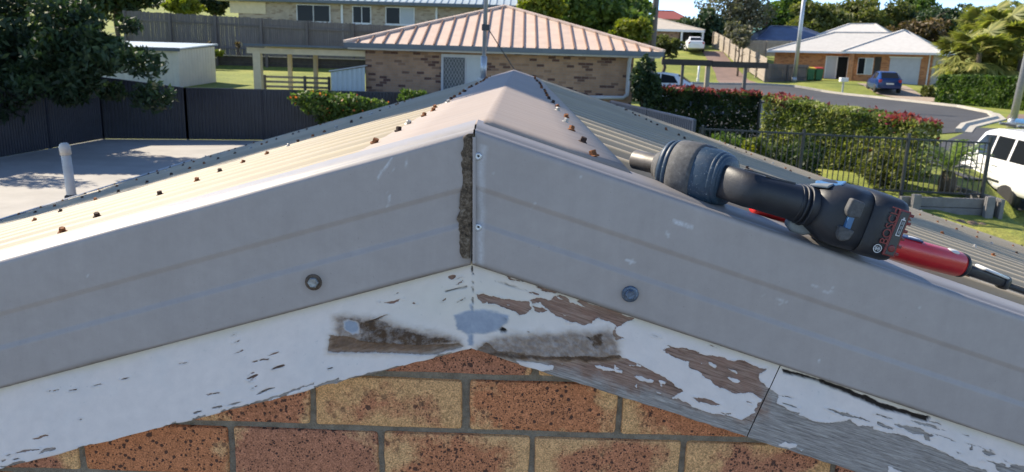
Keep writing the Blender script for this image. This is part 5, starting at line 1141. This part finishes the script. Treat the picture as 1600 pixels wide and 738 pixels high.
# sleeper wall, stones
sw = empty('sleeper_wall', (W(1490,320,15.4).x, 14.3, -.4)); tag(sw, 'low grey sleeper retaining wall under the right end of the black fence', 'wall')
xa, xb = W(1405,320,15.4).x, W(1552,320,15.4).x
for r in range(3): boxobj('sleeper', M['sleeper'], sw, xa, xb-.02*r, 14.28-.01*r, 14.36-.01*r, -.42+.2*(2-r), -.42+.2*(2-r)+.19, bevel=.008)
for px in (1428, 1543): X = W(px,320,15.3).x; boxobj('post', M['sleeper'], sw, X-.08, X+.08, 14.12, 14.24, -.6, .24, bevel=.01)
X = xb; boxobj('end_sleeper', M['sleeper'], sw, X, X+.08, 14.1, 16.2, -.42, .2, bevel=.008)
def rock(name, label, c, r, seed, group):
    bm = bmesh.new(); bmesh.ops.create_icosphere(bm, subdivisions=2, radius=1); from mathutils import noise
    for v in bm.verts:
        d = 1+.28*noise.noise(v.co*1.6+Vector((seed*7.7,0,0))); v.co = Vector((v.co.x*r[0], v.co.y*r[1], v.co.z*r[2]))*d
    me = bpy.data.meshes.new(name); bm.to_mesh(me); bm.free(); o = link(name, me, M['stone'], None, c); tag(o, label, 'stone', group); return o
for k, (px, py, sx, sy_, lb) in enumerate(((1480,325,.22,.12,'orange-brown garden stone furthest left below the sleeper wall'), (1500,331,.19,.11,'broad garden stone second from left below the sleeper wall'), (1521,337,.16,.10,'round garden stone beside the sleeper wall end post'), (1536,346,.14,.07,'small garden stone at the foot of the end post'), (1497,342,.15,.07,'flat low garden stone nearest the roof edge'))):
    p = W(px, py, 14.9); rock('garden_stone', lb, (p.x, p.y, -.4+.06), (sx, sx*.7, sy_*1.5), k, 'stones below the sleeper wall')
# grass blades on the near lawn strip
def grass_patch(name, x0, x1, y0, y1, n, seed):
    rng = np.random.default_rng(seed); x = rng.uniform(x0, x1, n); y = rng.uniform(y0, y1, n); z = gz(x, y); C = np.c_[x, y, z]; a = rng.uniform(0, 6.28, n); h = rng.uniform(.04, .12, n)
    w = np.c_[np.cos(a), np.sin(a), np.zeros(n)]*.008; tip = np.c_[rng.normal(0, .03, n), rng.normal(0, .03, n), h]
    V = np.stack([C-w, C+w, C+tip], 1).reshape(-1, 3); o = link(name, mesh_np(name, V, np.arange(3*n).reshape(n, 3)), L['lawn']); attrs(o.data, dict(tint=np.repeat(rng.random(n), 3))); tag(o, 'short lawn grass below the sleeper wall at right', 'grass', kind='stuff')
grass_patch('lawn_grass', 7.0, 13.5, 10.5, 14.2, 26000, 3)
sheet('ute_driveway', [(10.6,16.8),(16,18.5),(24,25),(24,30),(19,31.2),(13.2,23.5),(11.2,20)], M['asphalt'], .03)

# ------------------------------------------------------------------ vehicles
def car(name, label, loc, rz, paint, st, wins, wheels, wr=.33, lamps=(), plate=None, width=.88, group=None, extras=None, cat='car'):
    root = empty(name, loc, rz if rz else 1e-6); ORG[root] = Vector((0,0,0)); tag(root, label, cat, group)
    mb = MB(); secs = []
    for x, zl, zb, zt, w, wt in st:
        secs.append([(x,-w*.9,zl),(x,w*.9,zl),(x,w,zl+.12),(x,w*1.02,(zl+zb)/2),(x,w*.985,zb),(x,wt,zt-.05),(x,wt*.86,zt),(x,-wt*.86,zt),(x,-wt,zt-.05),(x,-w*.985,zb),(x,-w*1.02,(zl+zb)/2),(x,-w,zl+.12)])
    mb.loft(secs); body = mb.build('body', M[paint], root, smooth=True, bevel=.03, seg=3)
    def side_y(x, z):
        xs = [q[0] for q in st]; g = lambda i: float(np.interp(x, xs, [q[i] for q in st])); zb, zt, w, wt = g(2), g(3), g(4), g(5)
        t = max(0, min(1, (z-zb)/max(.01, zt-.05-zb))); return w*.985+(wt-w*.985)*t
    for poly in wins.get('side', []):
        for sg in (-1, 1):
            q = [Vector((x, sg*(side_y(x, z)+.012), z)) for x, z in poly]; m_ = MB().prism(q, (0, -sg*.05, 0)); m_.build('window', M['glass'], root, bevel=.0)
    for poly in wins.get('end', []): MB().prism([Vector(p) for p in poly], (.04 if poly[0][0] < 0 else -.04, 0, -.02)).build('windscreen', M['glass'], root)
    for x in wheels:
        for sg in (-1, 1):
            y = sg*(width-.10)
            ty = lathe(MB(), (x, y-sg*.10, wr), (0, sg, 0), [(0,wr*.6),(.0,wr*.93),(.03,wr),(.17,wr),(.20,wr*.95),(.205,wr*.66)], 24).build('tyre', M['rubber'], root, smooth=True)
            rm = lathe(MB(), (x, y+sg*.075, wr), (0, sg, 0), [(0,wr*.64),(.02,wr*.64),(.022,wr*.56),(-.0,wr*.50),(.0,wr*.22),(.02,wr*.18),(.022,.02)], 20).build('rim', M['rim'], ty, smooth=True)
            lathe(MB(), (x, y+sg*.055, wr), (0, sg, 0), [(-.15,wr*1.14),(.035,wr*1.14),(.04,wr*1.0)], 24).build('wheel_arch', M['dark_metal'], root, smooth=True)
    for nm, m_, p0, p1 in lamps: boxobj(nm, M[m_], root, p0[0], p1[0], p0[1], p1[1], p0[2], p1[2], bevel=.02)
    if plate: boxobj('number_plate', M['plate'], root, plate[0]-.01, plate[0]+.01, -.26, .26, plate[1]-.055, plate[1]+.055)
    if extras: extras(root)
    return root
HATCH = [(-2.02,.42,.75,.80,.60,.52),(-1.98,.30,.88,.98,.78,.68),(-1.75,.24,.93,1.10,.85,.66),(-1.2,.22,.93,1.42,.87,.60),(-.5,.20,.92,1.50,.88,.60),(.3,.20,.92,1.46,.88,.60),(1.0,.22,.92,1.02,.87,.66),(1.7,.24,.78,.86,.83,.66),(2.0,.30,.68,.72,.66,.56),(2.05,.40,.60,.62,.52,.45)]
HW = dict(side=[[(-1.35,.97),(-1.1,1.33),(-.45,1.42),(-.45,.97)], [(-.38,.97),(-.38,1.42),(.25,1.38),(.85,1.0),(.85,.97)]], end=[[(-1.93,-.58,1.02),(-1.93,.58,1.02),(-1.33,.52,1.40),(-1.33,-.52,1.40)], [(1.05,-.62,1.02),(1.05,.62,1.02),(.40,.54,1.44),(.40,-.54,1.44)]])
RL_ = [('tail_lamp', 'red_lens', (-2.02,-.76,.70), (-1.90,-.55,.90)), ('tail_lamp', 'red_lens', (-2.02,.55,.70), (-1.90,.76,.90)), ('headlamp', 'clear_lens', (1.86,-.72,.58), (1.98,-.5,.72)), ('headlamp', 'clear_lens', (1.86,.5,.58), (1.98,.72,.72))]
SEDAN = [(-2.25,.42,.80,.85,.60,.5),(-2.2,.28,.92,.98,.78,.68),(-1.7,.24,.95,1.05,.86,.68),(-1.1,.22,.94,1.38,.88,.58),(-.4,.20,.92,1.45,.89,.58),(.3,.20,.92,1.42,.89,.58),(1.1,.22,.92,.99,.88,.66),(1.9,.24,.80,.86,.84,.66),(2.25,.34,.66,.7,.62,.5)]
SW_ = dict(side=[[(-1.45,.98),(-1.0,1.30),(-.35,1.37),(-.35,.98)], [(-.28,.98),(-.28,1.37),(.25,1.34),(.92,.98)]], end=[[(-1.82,-.58,1.03),(-1.82,.58,1.03),(-1.18,.50,1.36),(-1.18,-.50,1.36)], [(1.15,-.6,1.0),(1.15,.6,1.0),(.42,.52,1.40),(.42,-.52,1.40)]])
def heading(dx, dy): return math.atan2(dy, dx)
bp = W(1381, 128, 58.5); car('blue_hatchback', 'dark blue hatchback parked on the driveway of the white-roofed house', (bp.x, bp.y, gzf(bp.x, bp.y)+.03), heading(.22,.97), 'car_blue', HATCH, HW, (-1.28,1.28), .31, RL_, (-2.03,.62))
wp_ = W(1084, 75, 80.5); car('white_sedan', 'white sedan parked in the carport at the top of the red-brown driveway', (wp_.x, wp_.y, gzf(wp_.x, wp_.y)+.03), heading(.12,.99), 'car_white', SEDAN, SW_, (-1.4,1.35), .32, [(a,b,(c0[0]-.22 if c0[0] < 0 else c0[0]+.2,c0[1],c0[2]),(c1_[0]-.22 if c0[0] < 0 else c1_[0]+.2,c1_[1],c1_[2])) for a,b,c0,c1_ in RL_], (-2.26,.62))
ww = W(1022, 128, 42); car('white_hatchback', 'white hatchback partly hidden behind the dark red-tipped hedge', (ww.x, ww.y, gzf(ww.x, ww.y)+.03), heading(-.95,.30), 'car_white', HATCH, HW, (-1.28,1.28), .31, RL_, (-2.03,.62))
WAGON = [(-2.42,.55,1.0,1.05,.82,.72),(-2.40,.45,1.12,1.75,.90,.74),(-2.2,.42,1.12,1.84,.92,.74),(-1.0,.42,1.12,1.88,.93,.74),(.1,.42,1.12,1.86,.93,.74),(.55,.42,1.12,1.78,.93,.74),(1.25,.42,1.12,1.18,.92,.78),(2.1,.45,1.02,1.08,.90,.76),(2.4,.5,.92,.95,.84,.7),(2.45,.55,.85,.88,.75,.6)]
WW = dict(side=[[(-2.2,1.18),(-2.2,1.68),(-1.25,1.70),(-1.25,1.18)], [(-1.12,1.18),(-1.12,1.70),(-.3,1.71),(-.3,1.18)], [(-.18,1.18),(-.18,1.71),(.38,1.68),(1.0,1.18)]], end=[[(1.24,-.74,1.2),(1.24,.74,1.2),(.62,.64,1.74),(.62,-.64,1.74)], [(-2.43,-.66,1.2),(-2.43,.66,1.2),(-2.42,.60,1.66),(-2.42,-.60,1.66)]])
def rack(root):
    rk = MB()
    for sy in (-.62, .62): rk.bar((-1.9, sy, 1.98), (.1, sy, 1.98), .04, .05)
    rk.build('roof_rack_rail', M['dark_metal'], root)
    for x in (-1.8, -.9, 0): MB().bar((x, -.7, 2.0), (x, .7, 2.0), .05, .04).build('roof_rack_bar', M['galv'], root)
    boxobj('roof_load', M['tool_lightblue'], root, -1.0, .0, -.1, .35, 2.03, 2.13, bevel=.02); boxobj('roof_load', M['galv'], root, -1.6, -.2, -.55, -.3, 2.03, 2.10, bevel=.02)
    lathe(MB(), (-.55, -.45, 2.02), (0,0,1), [(0,.07),(.1,.065),(.13,.03)], 12, Vector((0,1,0))).build('amber_beacon', M['flower_orange'], root, smooth=True)
    for sy in (-.945, .925): boxobj('side_trim', M['dark_metal'], root, -1.0, .7, sy, sy+.02, .62, .68)
    boxobj('door_handle', M['dark_metal'], root, -.95, -.75, -.965, -.94, 1.02, 1.06); boxobj('mirror', M['car_white'], root, .75, .95, -1.12, -.93, 1.12, 1.30, bevel=.03)
M['flower_orange'] = mat('amber_beacon', (.5,.16,.03), .3)
uw = W(1579, 300, 18.2); hd = heading(.13,.99); uc = Vector((uw.x, uw.y, 0))-Matrix.Rotation(hd, 3, 'Z') @ Vector((-1.35, .80, 0))
car('white_wagon', 'white four-wheel-drive wagon with loaded roof rack at the right edge', (uc.x, uc.y, gzf(uw.x, uw.y)+.03), hd, 'car_white', WAGON, WW, (-1.35,1.45), .37, [('tail_lamp','red_lens',(-2.44,-.88,.95),(-2.34,-.72,1.3)),('tail_lamp','red_lens',(-2.44,.72,.95),(-2.34,.88,1.3)),('headlamp','clear_lens',(2.3,-.8,.75),(2.42,-.5,.92)),('headlamp','clear_lens',(2.3,.5,.75),(2.42,.8,.92))], (-2.45,.75), .93, extras=rack)

# ------------------------------------------------------------------ street furniture
def pole(name, label, px, py, D, topx, r, m, cat='pole', h=9.0, z=None):
    b = W(px, py, D); z = gzf(b.x, b.y) if z is None else z; root = empty(name, (b.x, b.y, z)); tag(root, label, cat)
    MB().tube([(b.x, b.y, z-.1), (b.x+topx*.5, b.y, z+h*.5), (b.x+topx, b.y, z+h)], [r, r*.9, r*.75], 14).build('shaft', m, root, smooth=True)
    lathe(MB(), (b.x, b.y, z), (0,0,1), [(-.05,r*1.25),(.35,r*1.22),(.38,r)], 14, Vector((0,1,0))).build('base_collar', m, root, smooth=True); return root
pole('lamp_post', 'tall galvanised street pole on the verge left of the white-roofed house', 1240, 133, 64, .1, .17, M['galv'])
pole('street_pole', 'thick pale steel pole at the far right behind the white wagon', 1581, 194, 33, .45, .15, M['galv'])
pole('power_pole', 'brown timber power pole behind the right end of the tan roof', 1018, 82, 46, .12, .20, M['pole_wood'], h=12)
tf = empty('timber_frame', (W(1110,100,30).x, 29, .3)); tag(tf, 'dark timber beam on grey posts above the shaded hedge', 'frame')
xa, xb = W(1034,97,30).x, W(1200,97,30).x
boxobj('beam', M['timber_dark'], tf, xa, (xa+xb)/2-.1, 28.86, 29.0, 2.58, 2.80); boxobj('beam', M['timber_dark'], tf, (xa+xb)/2-.1+.01, xb, 28.84, 28.98, 2.55, 2.77)
for px, w in ((1068,.10),(1108,.16),(1167,.12)): X = W(px,100,30).x; boxobj('post', M['timber_pale'] if px == 1108 else M['timber_grey'], tf, X-w/2, X+w/2, 29.0, 29.0+w, .2, 2.62)
pole('letterbox_post', 'thin white letterbox post on the lawn left of the red-brown driveway', 1091, 117, 62, .02, .09, M['white_paint'], 'post', 1.4)
lb = W(1317, 136, 57); lr = empty('letterbox', (lb.x, lb.y, gzf(lb.x, lb.y))); tag(lr, 'pale letterbox on a post in front of the white-roofed house', 'letterbox')
z = gzf(lb.x, lb.y); boxobj('post', M['galv'], lr, lb.x-.05, lb.x+.05, lb.y-.05, lb.y+.05, z-.05, z+.85); boxobj('box', M['white_paint'], lr, lb.x-.28, lb.x+.28, lb.y-.2, lb.y+.2, z+.85, z+1.15, bevel=.03)
for px, body_m, lid_m, lbl in ((1266,'green_bin','yellow_lid','green wheelie bin with yellow lid beside the white-roofed house'), (1279,'green_bin','red_lid','green wheelie bin with red lid beside the white-roofed house')):
    c_ = W(px, 113, 66); z = gzf(c_.x, c_.y); br_ = empty('wheelie_bin', (c_.x, c_.y, z)); tag(br_, lbl, 'bin', 'bins beside the white house')
    MB().loft([[(c_.x+sx*w, c_.y+sy*w, zz) for sx, sy in ((-1,-1),(1,-1),(1,1),(-1,1))] for zz, w in ((z+.05,.25),(z+.95,.31))]).build('body', M[body_m], br_, bevel=.03)
    MB().prism([(c_.x-.34, c_.y-.34, z+.97), (c_.x+.34, c_.y-.34, z+.97), (c_.x+.34, c_.y+.34, z+1.06), (c_.x-.34, c_.y+.34, z+1.06)], (0,0,.05)).build('lid', M[lid_m], br_, bevel=.02)
    lathe(MB(), (c_.x-.3, c_.y+.25, z+.1), (1,0,0), [(0,.1),(.6,.1)], 12).build('wheel_axle', M['rubber'], br_)
# fences up the hill
a_, b__ = W(1114, 80, 86), W(1198, 100, 64)
paling_fence('pale_fence', 'pale timber paling fence running up beside the red-brown driveway', (a_.x, a_.y), (b__.x, b__.y), gzf(a_.x, a_.y), gzf(b__.x, b__.y), 1.7, 1.9, M['timber_pale'], bay=2.6, pal=.15)
c_, d_ = W(1196, 100, 63.5), W(1262, 118, 66)
paling_fence('low_paling_fence', 'low weathered paling fence between the pale fence and the bins', (c_.x, c_.y), (d_.x, d_.y), gzf(c_.x, c_.y), gzf(d_.x, d_.y), 1.5, 1.3, M['timber_grey'], bay=2.4, pal=.15)
e_ = W(1275, 66, 82); f_ = W(1160, 66, 82)
paling_fence('back_fence', 'long pale paling fence below the dark blue roof', (f_.x, f_.y), (e_.x, e_.y), W(1160,88,82).z, W(1275,88,82).z, 1.6, 1.5, M['timber_pale'], bay=2.6, pal=.15)

# ------------------------------------------------------------------ houses across the street
def hip(root, x0, x1, y0, y1, ze, zr, ridge, m, th=.05, name='roof_face', capm=None):      # local coordinates; ridge = (ax, ay, bx, by)
    ax, ay, bx, by = ridge; A, B, C_, D_ = (x0,y0,ze),(x1,y0,ze),(x1,y1,ze),(x0,y1,ze); P, Q = (ax,ay,zr),(bx,by,zr)
    for f in ((A,B,Q,P), (B,C_,Q), (C_,D_,P,Q), (D_,A,P)): MB().prism(f, (0,0,-th)).build(name, m, root)
    for p, q in ((A,P),(B,Q),(C_,Q),(D_,P),(P,Q)): MB().bar(Vector(p)+Vector((0,0,.03)), Vector(q)+Vector((0,0,.03)), .22, .10).build('ridge_tile', capm or m, root)
def lhouse(name, label, loc, rz): r = empty(name, loc, rz if rz else 1e-6); ORG[r] = Vector((0,0,0)); return tag(r, label, 'house')
# white-roofed house; its front looks left towards the street
n2 = Vector((-.55,-.835,0)).normalized(); rz = math.atan2(n2.x, -n2.y)     # local -Y is the front
fp = W(1452, 130, 62.5); wh = lhouse('white_roof_house', 'orange brick house with white tiled hip roof and roller garage door', (fp.x, fp.y, gzf(fp.x, fp.y)), rz)
rr_ = Matrix.Rotation(rz, 3, 'Z'); rdir = rr_ @ Vector((1,0,0)); base = Vector((fp.x, fp.y, gzf(fp.x, fp.y)))
def sloc(px, z): p = onplane(px, 369-0, base, (n2.x, n2.y, 0)); p = onplane(px, 110, base, (n2.x, n2.y, 0)); return (p-base).dot(rdir)
xl = sloc(1200, 1.5); xw = sloc(1325, 1)
boxobj('wall', M['orange_brick'], wh, xw, 0, 0, 9, -.3, 2.42); boxobj('wall', M['orange_brick'], wh, xl, xw-.003, 1.6, 8.9, -.3, 2.41)
boxobj('side_wall', M['cream_brick'], wh, .003, .06, .02, 8.98, -.3, 2.41)
g0, g1 = sloc(1389, 1), sloc(1437, 1)
gd = boxobj('garage_door', M['white_fascia'], wh, g0, g1, -.03, .03, .02, 2.1)
for k in range(9): boxobj('door_slat', M['white_fascia'], gd, g0+.02, g1-.02, -.05, -.028, .05+.225*k, .05+.225*k+.205)
boxobj('door_frame', M['white_paint'], wh, g0-.1, g1+.1, -.025, .02, 2.1, 2.2)
boxobj('porch_post', M['orange_brick'], wh, sloc(1325,1)+.05, sloc(1332,1)+.1, -.5, -.05, -.1, 2.4)
for pa, pb, z0, z1, mm in ((1340,1350,.75,2.0,'glass'), (1352,1362,.75,2.0,'blind'), (1366,1374,.05,2.1,'timber_dark')):
    a, b = sloc(pa, 1), sloc(pb, 1); w = boxobj('window' if mm != 'timber_dark' else 'front_door', M['white_paint'] if mm != 'timber_dark' else M['timber_dark'], wh, a-.05, b+.05, -.03, .03, z0-.05, z1+.05)
    if mm != 'timber_dark': boxobj('pane', M[mm], w, a, b, -.05, -.028, z0, z1)
w = boxobj('sliding_door', M['white_paint'], wh, xw-2.2, xw-.3, 1.55, 1.61, .05, 2.15); boxobj('pane', M['blind'], w, xw-2.1, xw-1.3, 1.53, 1.552, .1, 2.1); boxobj('pane', M['glass'], w, xw-1.2, xw-.4, 1.53, 1.552, .1, 2.1)
boxobj('side_window', M['glass'], wh, .05, .075, 2.0, 3.2, .9, 2.0)
boxobj('gutter', M['white_paint'], wh, xw-.5, .58, -.72, -.6, 2.36, 2.52); boxobj('gutter', M['white_paint'], wh, xl-.5, xw-.51, .86, .98, 2.36, 2.52); boxobj('gutter', M['white_paint'], wh, .5, .62, -.6, 9.5, 2.36, 2.52); boxobj('soffit', M['white_fascia'], wh, xw-.4, .5, -.6, 9.4, 2.425, 2.45); boxobj('soffit', M['white_fascia'], wh, xl-.4, xw-.41, 1.0, 9.4, 2.427, 2.452)
boxobj('downpipe', M['white_paint'], wh, -.25, -.17, -.10, -.004, 0, 2.4)
xm_ = (xw-.5+.6)/2; hip(wh, xw-.5, .6, -.7, 11, 2.53, 4.45, (xm_, 4.6, xm_, 6.2), M['white_tile']); hip(wh, xl-.5, xm_, .9, 9.8, 2.52, 4.25, (xl+4, 5.3, xm_-.1, 5.3), M['white_tile'])
sheet('car_driveway', [(bp.x-1.8, bp.y-9.0), (bp.x+1.4, bp.y-7.2), (bp.x+3.2, bp.y+3.2), (bp.x-.2, bp.y+4.2)], M['drive_pale'], .035)
fp2 = W(1342, 60, 90); w2 = lhouse('pale_roof_house', 'far house with pale tiled roof behind the white-roofed house', (fp2.x, fp2.y, W(1342, 57, 90).z-2.4), rz)
boxobj('wall', M['cream_brick'], w2, -4, 3, 0, 6, -1.5, 2.4); hip(w2, -4.5, 3.5, -.5, 6.5, 2.45, 3.9, (-1.8, 3, 1, 3), M['white_tile'])
# house with carport at the top of the driveway
hp = W(1058, 80, 84); hh = lhouse('carport_house', 'low house with cream metal roof and carport above the driveway', (hp.x, hp.y, gzf(hp.x, hp.y)), 0)
zE = W(1058, 47, 84).z-gzf(hp.x, hp.y); xL, xR = W(930,50,84).x-hp.x, W(1101,50,84).x-hp.x
boxobj('wall', M['tan_brick'], hh, xL+.5, W(1064,50,84).x-hp.x, .6, 8, -.5, zE-.1); boxobj('carport_back', M['timber_dark'], hh, W(1064,50,84).x-hp.x+.01, xR-.2, 5.5, 5.6, -.3, zE-.1)
for px in (1066, 1099): X = W(px,50,84).x-hp.x; boxobj('post', M['white_paint'], hh, X-.1, X+.1, .1, .3, -.5, zE-.05)
boxobj('fascia', M['white_paint'], hh, xL, xR, -.05, .1, zE-.18, zE+.04); 
zr_ = W(1035, 28, 88).z-gzf(hp.x, hp.y); hip(hh, xL, xR, 0, 9, zE+.05, zr_, (xL+4.5, 4.5, xR-4.6, 4.5), M['cream_roof'])
# dark blue, green and red houses further up
bpz = W(1238, 64, 92); bh_ = lhouse('blue_roof_house', 'house with dark blue tiled roof behind the pale paling fence', (bpz.x, bpz.y, bpz.z-2.4), 0)
boxobj('wall', M['cream_brick'], bh_, -3.6, 5.0, .6, 8, -1.5, 2.4); hip(bh_, -4.2, 5.8, 0, 9, 2.4, 4.2, (-1.2, 4.5, 2.4, 4.5), M['navy_roof'])
gp_ = W(1186, 58, 112); gh = lhouse('green_roof_house', 'small house with green metal roof among the trees', (gp_.x, gp_.y, gp_.z-2.4), 0)
boxobj('wall', M['fascia_blue'], gh, -2.4, 2.0, .5, 6, -1, 2.8); boxobj('window', M['glass'], gh, -1.2, -.2, .45, .5, 1.4, 2.4); hip(gh, -2.9, 2.5, 0, 6.5, 2.8, 3.9, (-1.0, 3.2, .4, 3.2), M['green_roof'])
rp_ = W(1216, 38, 150); rh = lhouse('red_house', 'distant red house with pale roof on the hill', (rp_.x, rp_.y, rp_.z-2), 0)
boxobj('wall', M['red_wall'], rh, -3.2, 2.8, .5, 7, -1, 3.0); hip(rh, -3.6, 3.4, 0, 7.5, 3.0, 4.2, (-1.5, 3.7, 1.2, 3.7), M['cream_roof'])
rp_ = W(1046, 30, 140); rh = lhouse('red_roof_house', 'distant house with dark red roof left of the grey tree', (rp_.x, rp_.y, rp_.z-3), 0)
boxobj('wall', M['cream_brick'], rh, -3, 3, .5, 7, -2, 3.0); hip(rh, -3.6, 3.6, 0, 7.5, 3.0, 4.6, (-1.5, 3.7, 1.2, 3.7), M['red_wall'])

# ------------------------------------------------------------------ trees and planting behind
GT = 'background trees'
for a in (
 ('leafy_tree', 'large mid-green tree right behind the tan roof', 920, 16, 44, 240, 130, 12000, .20, 'mid', 81),
 ('leafy_tree', 'yellow-green tree behind the apex of the tan roof', 838, 12, 40, 90, 60, 3600, .17, 'yellow', 82),
 ('leafy_tree', 'bright yellow-green bush between the tan roof and the power pole', 985, 48, 38, 66, 48, 2400, .15, 'yellow', 83),
 ('leafy_tree', 'olive shrub right of the power pole above the tan roof end', 1040, 74, 52, 50, 34, 1500, .16, 'olive', 84),
 ('leafy_tree', 'dark green tree beside the carport of the cream-roofed house', 1098, 44, 92, 74, 62, 4200, .30, 'dark', 85),
 ('feathery_tree', 'tall grey-brown feathery tree above the driveway', 1140, 14, 98, 130, 120, 7500, .26, 'grey', 86),
 ('feathery_tree', 'grey-green tree in front of the green-roofed house', 1150, 52, 80, 50, 44, 1800, .22, 'grey', 87),
 ('leafy_tree', 'tall green tree left of the lamp post top', 1222, 22, 150, 90, 76, 3600, .45, 'mid', 88),
 ('leafy_tree', 'broad green tree right of the lamp post', 1280, 34, 120, 110, 66, 5000, .38, 'olive', 89),
 ('leafy_tree', 'olive tree behind the pale tiled roof', 1330, 30, 125, 120, 62, 5200, .38, 'olive', 90),
 ('leafy_tree', 'dark rounded tree at the skyline right of the cypress', 1400, 36, 130, 100, 60, 4400, .4, 'olive', 91),
 ('leafy_tree', 'russet tree behind the white tiled ridge', 1440, 52, 100, 120, 50, 4200, .32, 'russet', 92),
 ('leafy_tree', 'dark green round tree on the skyline left of the palms', 1475, 34, 125, 100, 62, 4600, .4, 'dark', 93),
 ('leafy_tree', 'bluish green tree high on the skyline', 1438, 8, 160, 60, 36, 2400, .5, 'mid', 94),
 ('leafy_tree', 'green tree behind the palm clump at far right', 1570, 45, 90, 140, 84, 5200, .32, 'olive', 95),
 ('leafy_tree', 'pale palm-like tree above the paling fence at upper left', 284, 6, 46, 62, 34, 1500, .22, 'yellow', 96),
 ('leafy_tree', 'dark tree behind the left end of the paling fence', 180, -10, 52, 180, 60, 4200, .24, 'dark', 97),
 ('leafy_tree', 'dark tree between the palm-like tree and the cream brick house', 335, 0, 56, 70, 50, 2600, .24, 'dark', 98),
 ('leafy_tree', 'green tree behind the cream-roofed house', 985, 20, 96, 60, 60, 2600, .3, 'dark', 99),
):
    nm, lb_, px, py, D, w, h, n, lf, lk, sd = a
    ptree(nm, lb_, px, py, D, w, h, n, lf, L[lk], group=GT, seed=sd, tr=.16 if D < 60 else .22, nb=26, br=.36, fill=.35)
ptree('cypress', 'slim dark cypress on the skyline', 1362, 12, 130, 13, 72, 1200, .28, L['dark'], group=GT, seed=100, nb=14, br=.5, tr=.15, limbs=2)
st = W(1154, 100, 68); root = tree('street_tree', 'young thin-trunked tree in front of the pale paling fence', st.x, st.y, gzf(st.x, st.y), tuple(W(1154,58,68)), (1.0,1.0,1.0), 700, .2, L['grey'], group=GT, seed=101, tr=.10, nb=9)
# palm clump
FP = [frond_mesh('frond', 1.25, 20, 1.0, .35+.3*k, .065, fan=True, seed=10+k) for k in range(3)]
for m_ in FP: m_.materials.append(L['palm'])
for k, (px, py, D, nf, sc, lb_) in enumerate(((1530,85,50,34,1.1,'front fan palm of the clump above the right hedge'), (1568,62,53,34,1.2,'tall fan palm right of the front palm'), (1542,50,56,32,1.2,'fan palm at the back of the clump'), (1502,88,52,26,1.0,'low fan palm at the left of the clump'), (1595,92,50,28,1.1,'fan palm at the right edge above the hedge'))):
    c_ = W(px, py, D); z = gzf(c_.x, c_.y); r_ = empty('fan_palm', (c_.x, c_.y, z)); tag(r_, lb_, 'palm', 'fan palms above the right hedge')
    MB().tube([(c_.x, c_.y, z-.1), (c_.x+.1, c_.y, (z+c_.z)/2), (c_.x, c_.y, c_.z+.1)], [.22,.17,.15], 10).build('trunk', M['bark'], r_, smooth=True)
    for j in range(nf):
        o = link('frond', FP[j % 3], None, r_, (0, 0, c_.z-z+random.uniform(-.25,.15))); o.rotation_euler = (random.uniform(-.3,.3), -1.0+2.0*j/nf+random.uniform(-.15,.15), j*2.399); o.scale = (sc,)*3
ha_, hb2 = W(1478, 135, 50), W(1660, 150, 43)
hedge('glossy_hedge', 'dense glossy green hedge below the fan palms', (ha_.x, ha_.y), (hb2.x, hb2.y), 1.6, gzf(ha_.x, ha_.y), gzf(hb2.x, hb2.y), 1.7, 1.85, 11000, .16, L['mid'], seed=63)
shrub('small_bush', 'small olive bush left of the glossy hedge', 1452, 143, 56, 26, 22, 500, .14, L['olive'], 75)

# tall tree in the left yard, outside the picture, whose shadow falls across the far half of the garage roof
tree('tall_gum_tree', 'tall loose-crowned gum tree in the yard left of the garage', -10.3, 9.6, 0, (-9.6, 9.8, 10.2), (3.6, 3.0, 2.6), 9000, .16, L['mid'], seed=130, nb=60, br=.17, tr=.28, limbs=9, fill=.2, aspect=2.4)
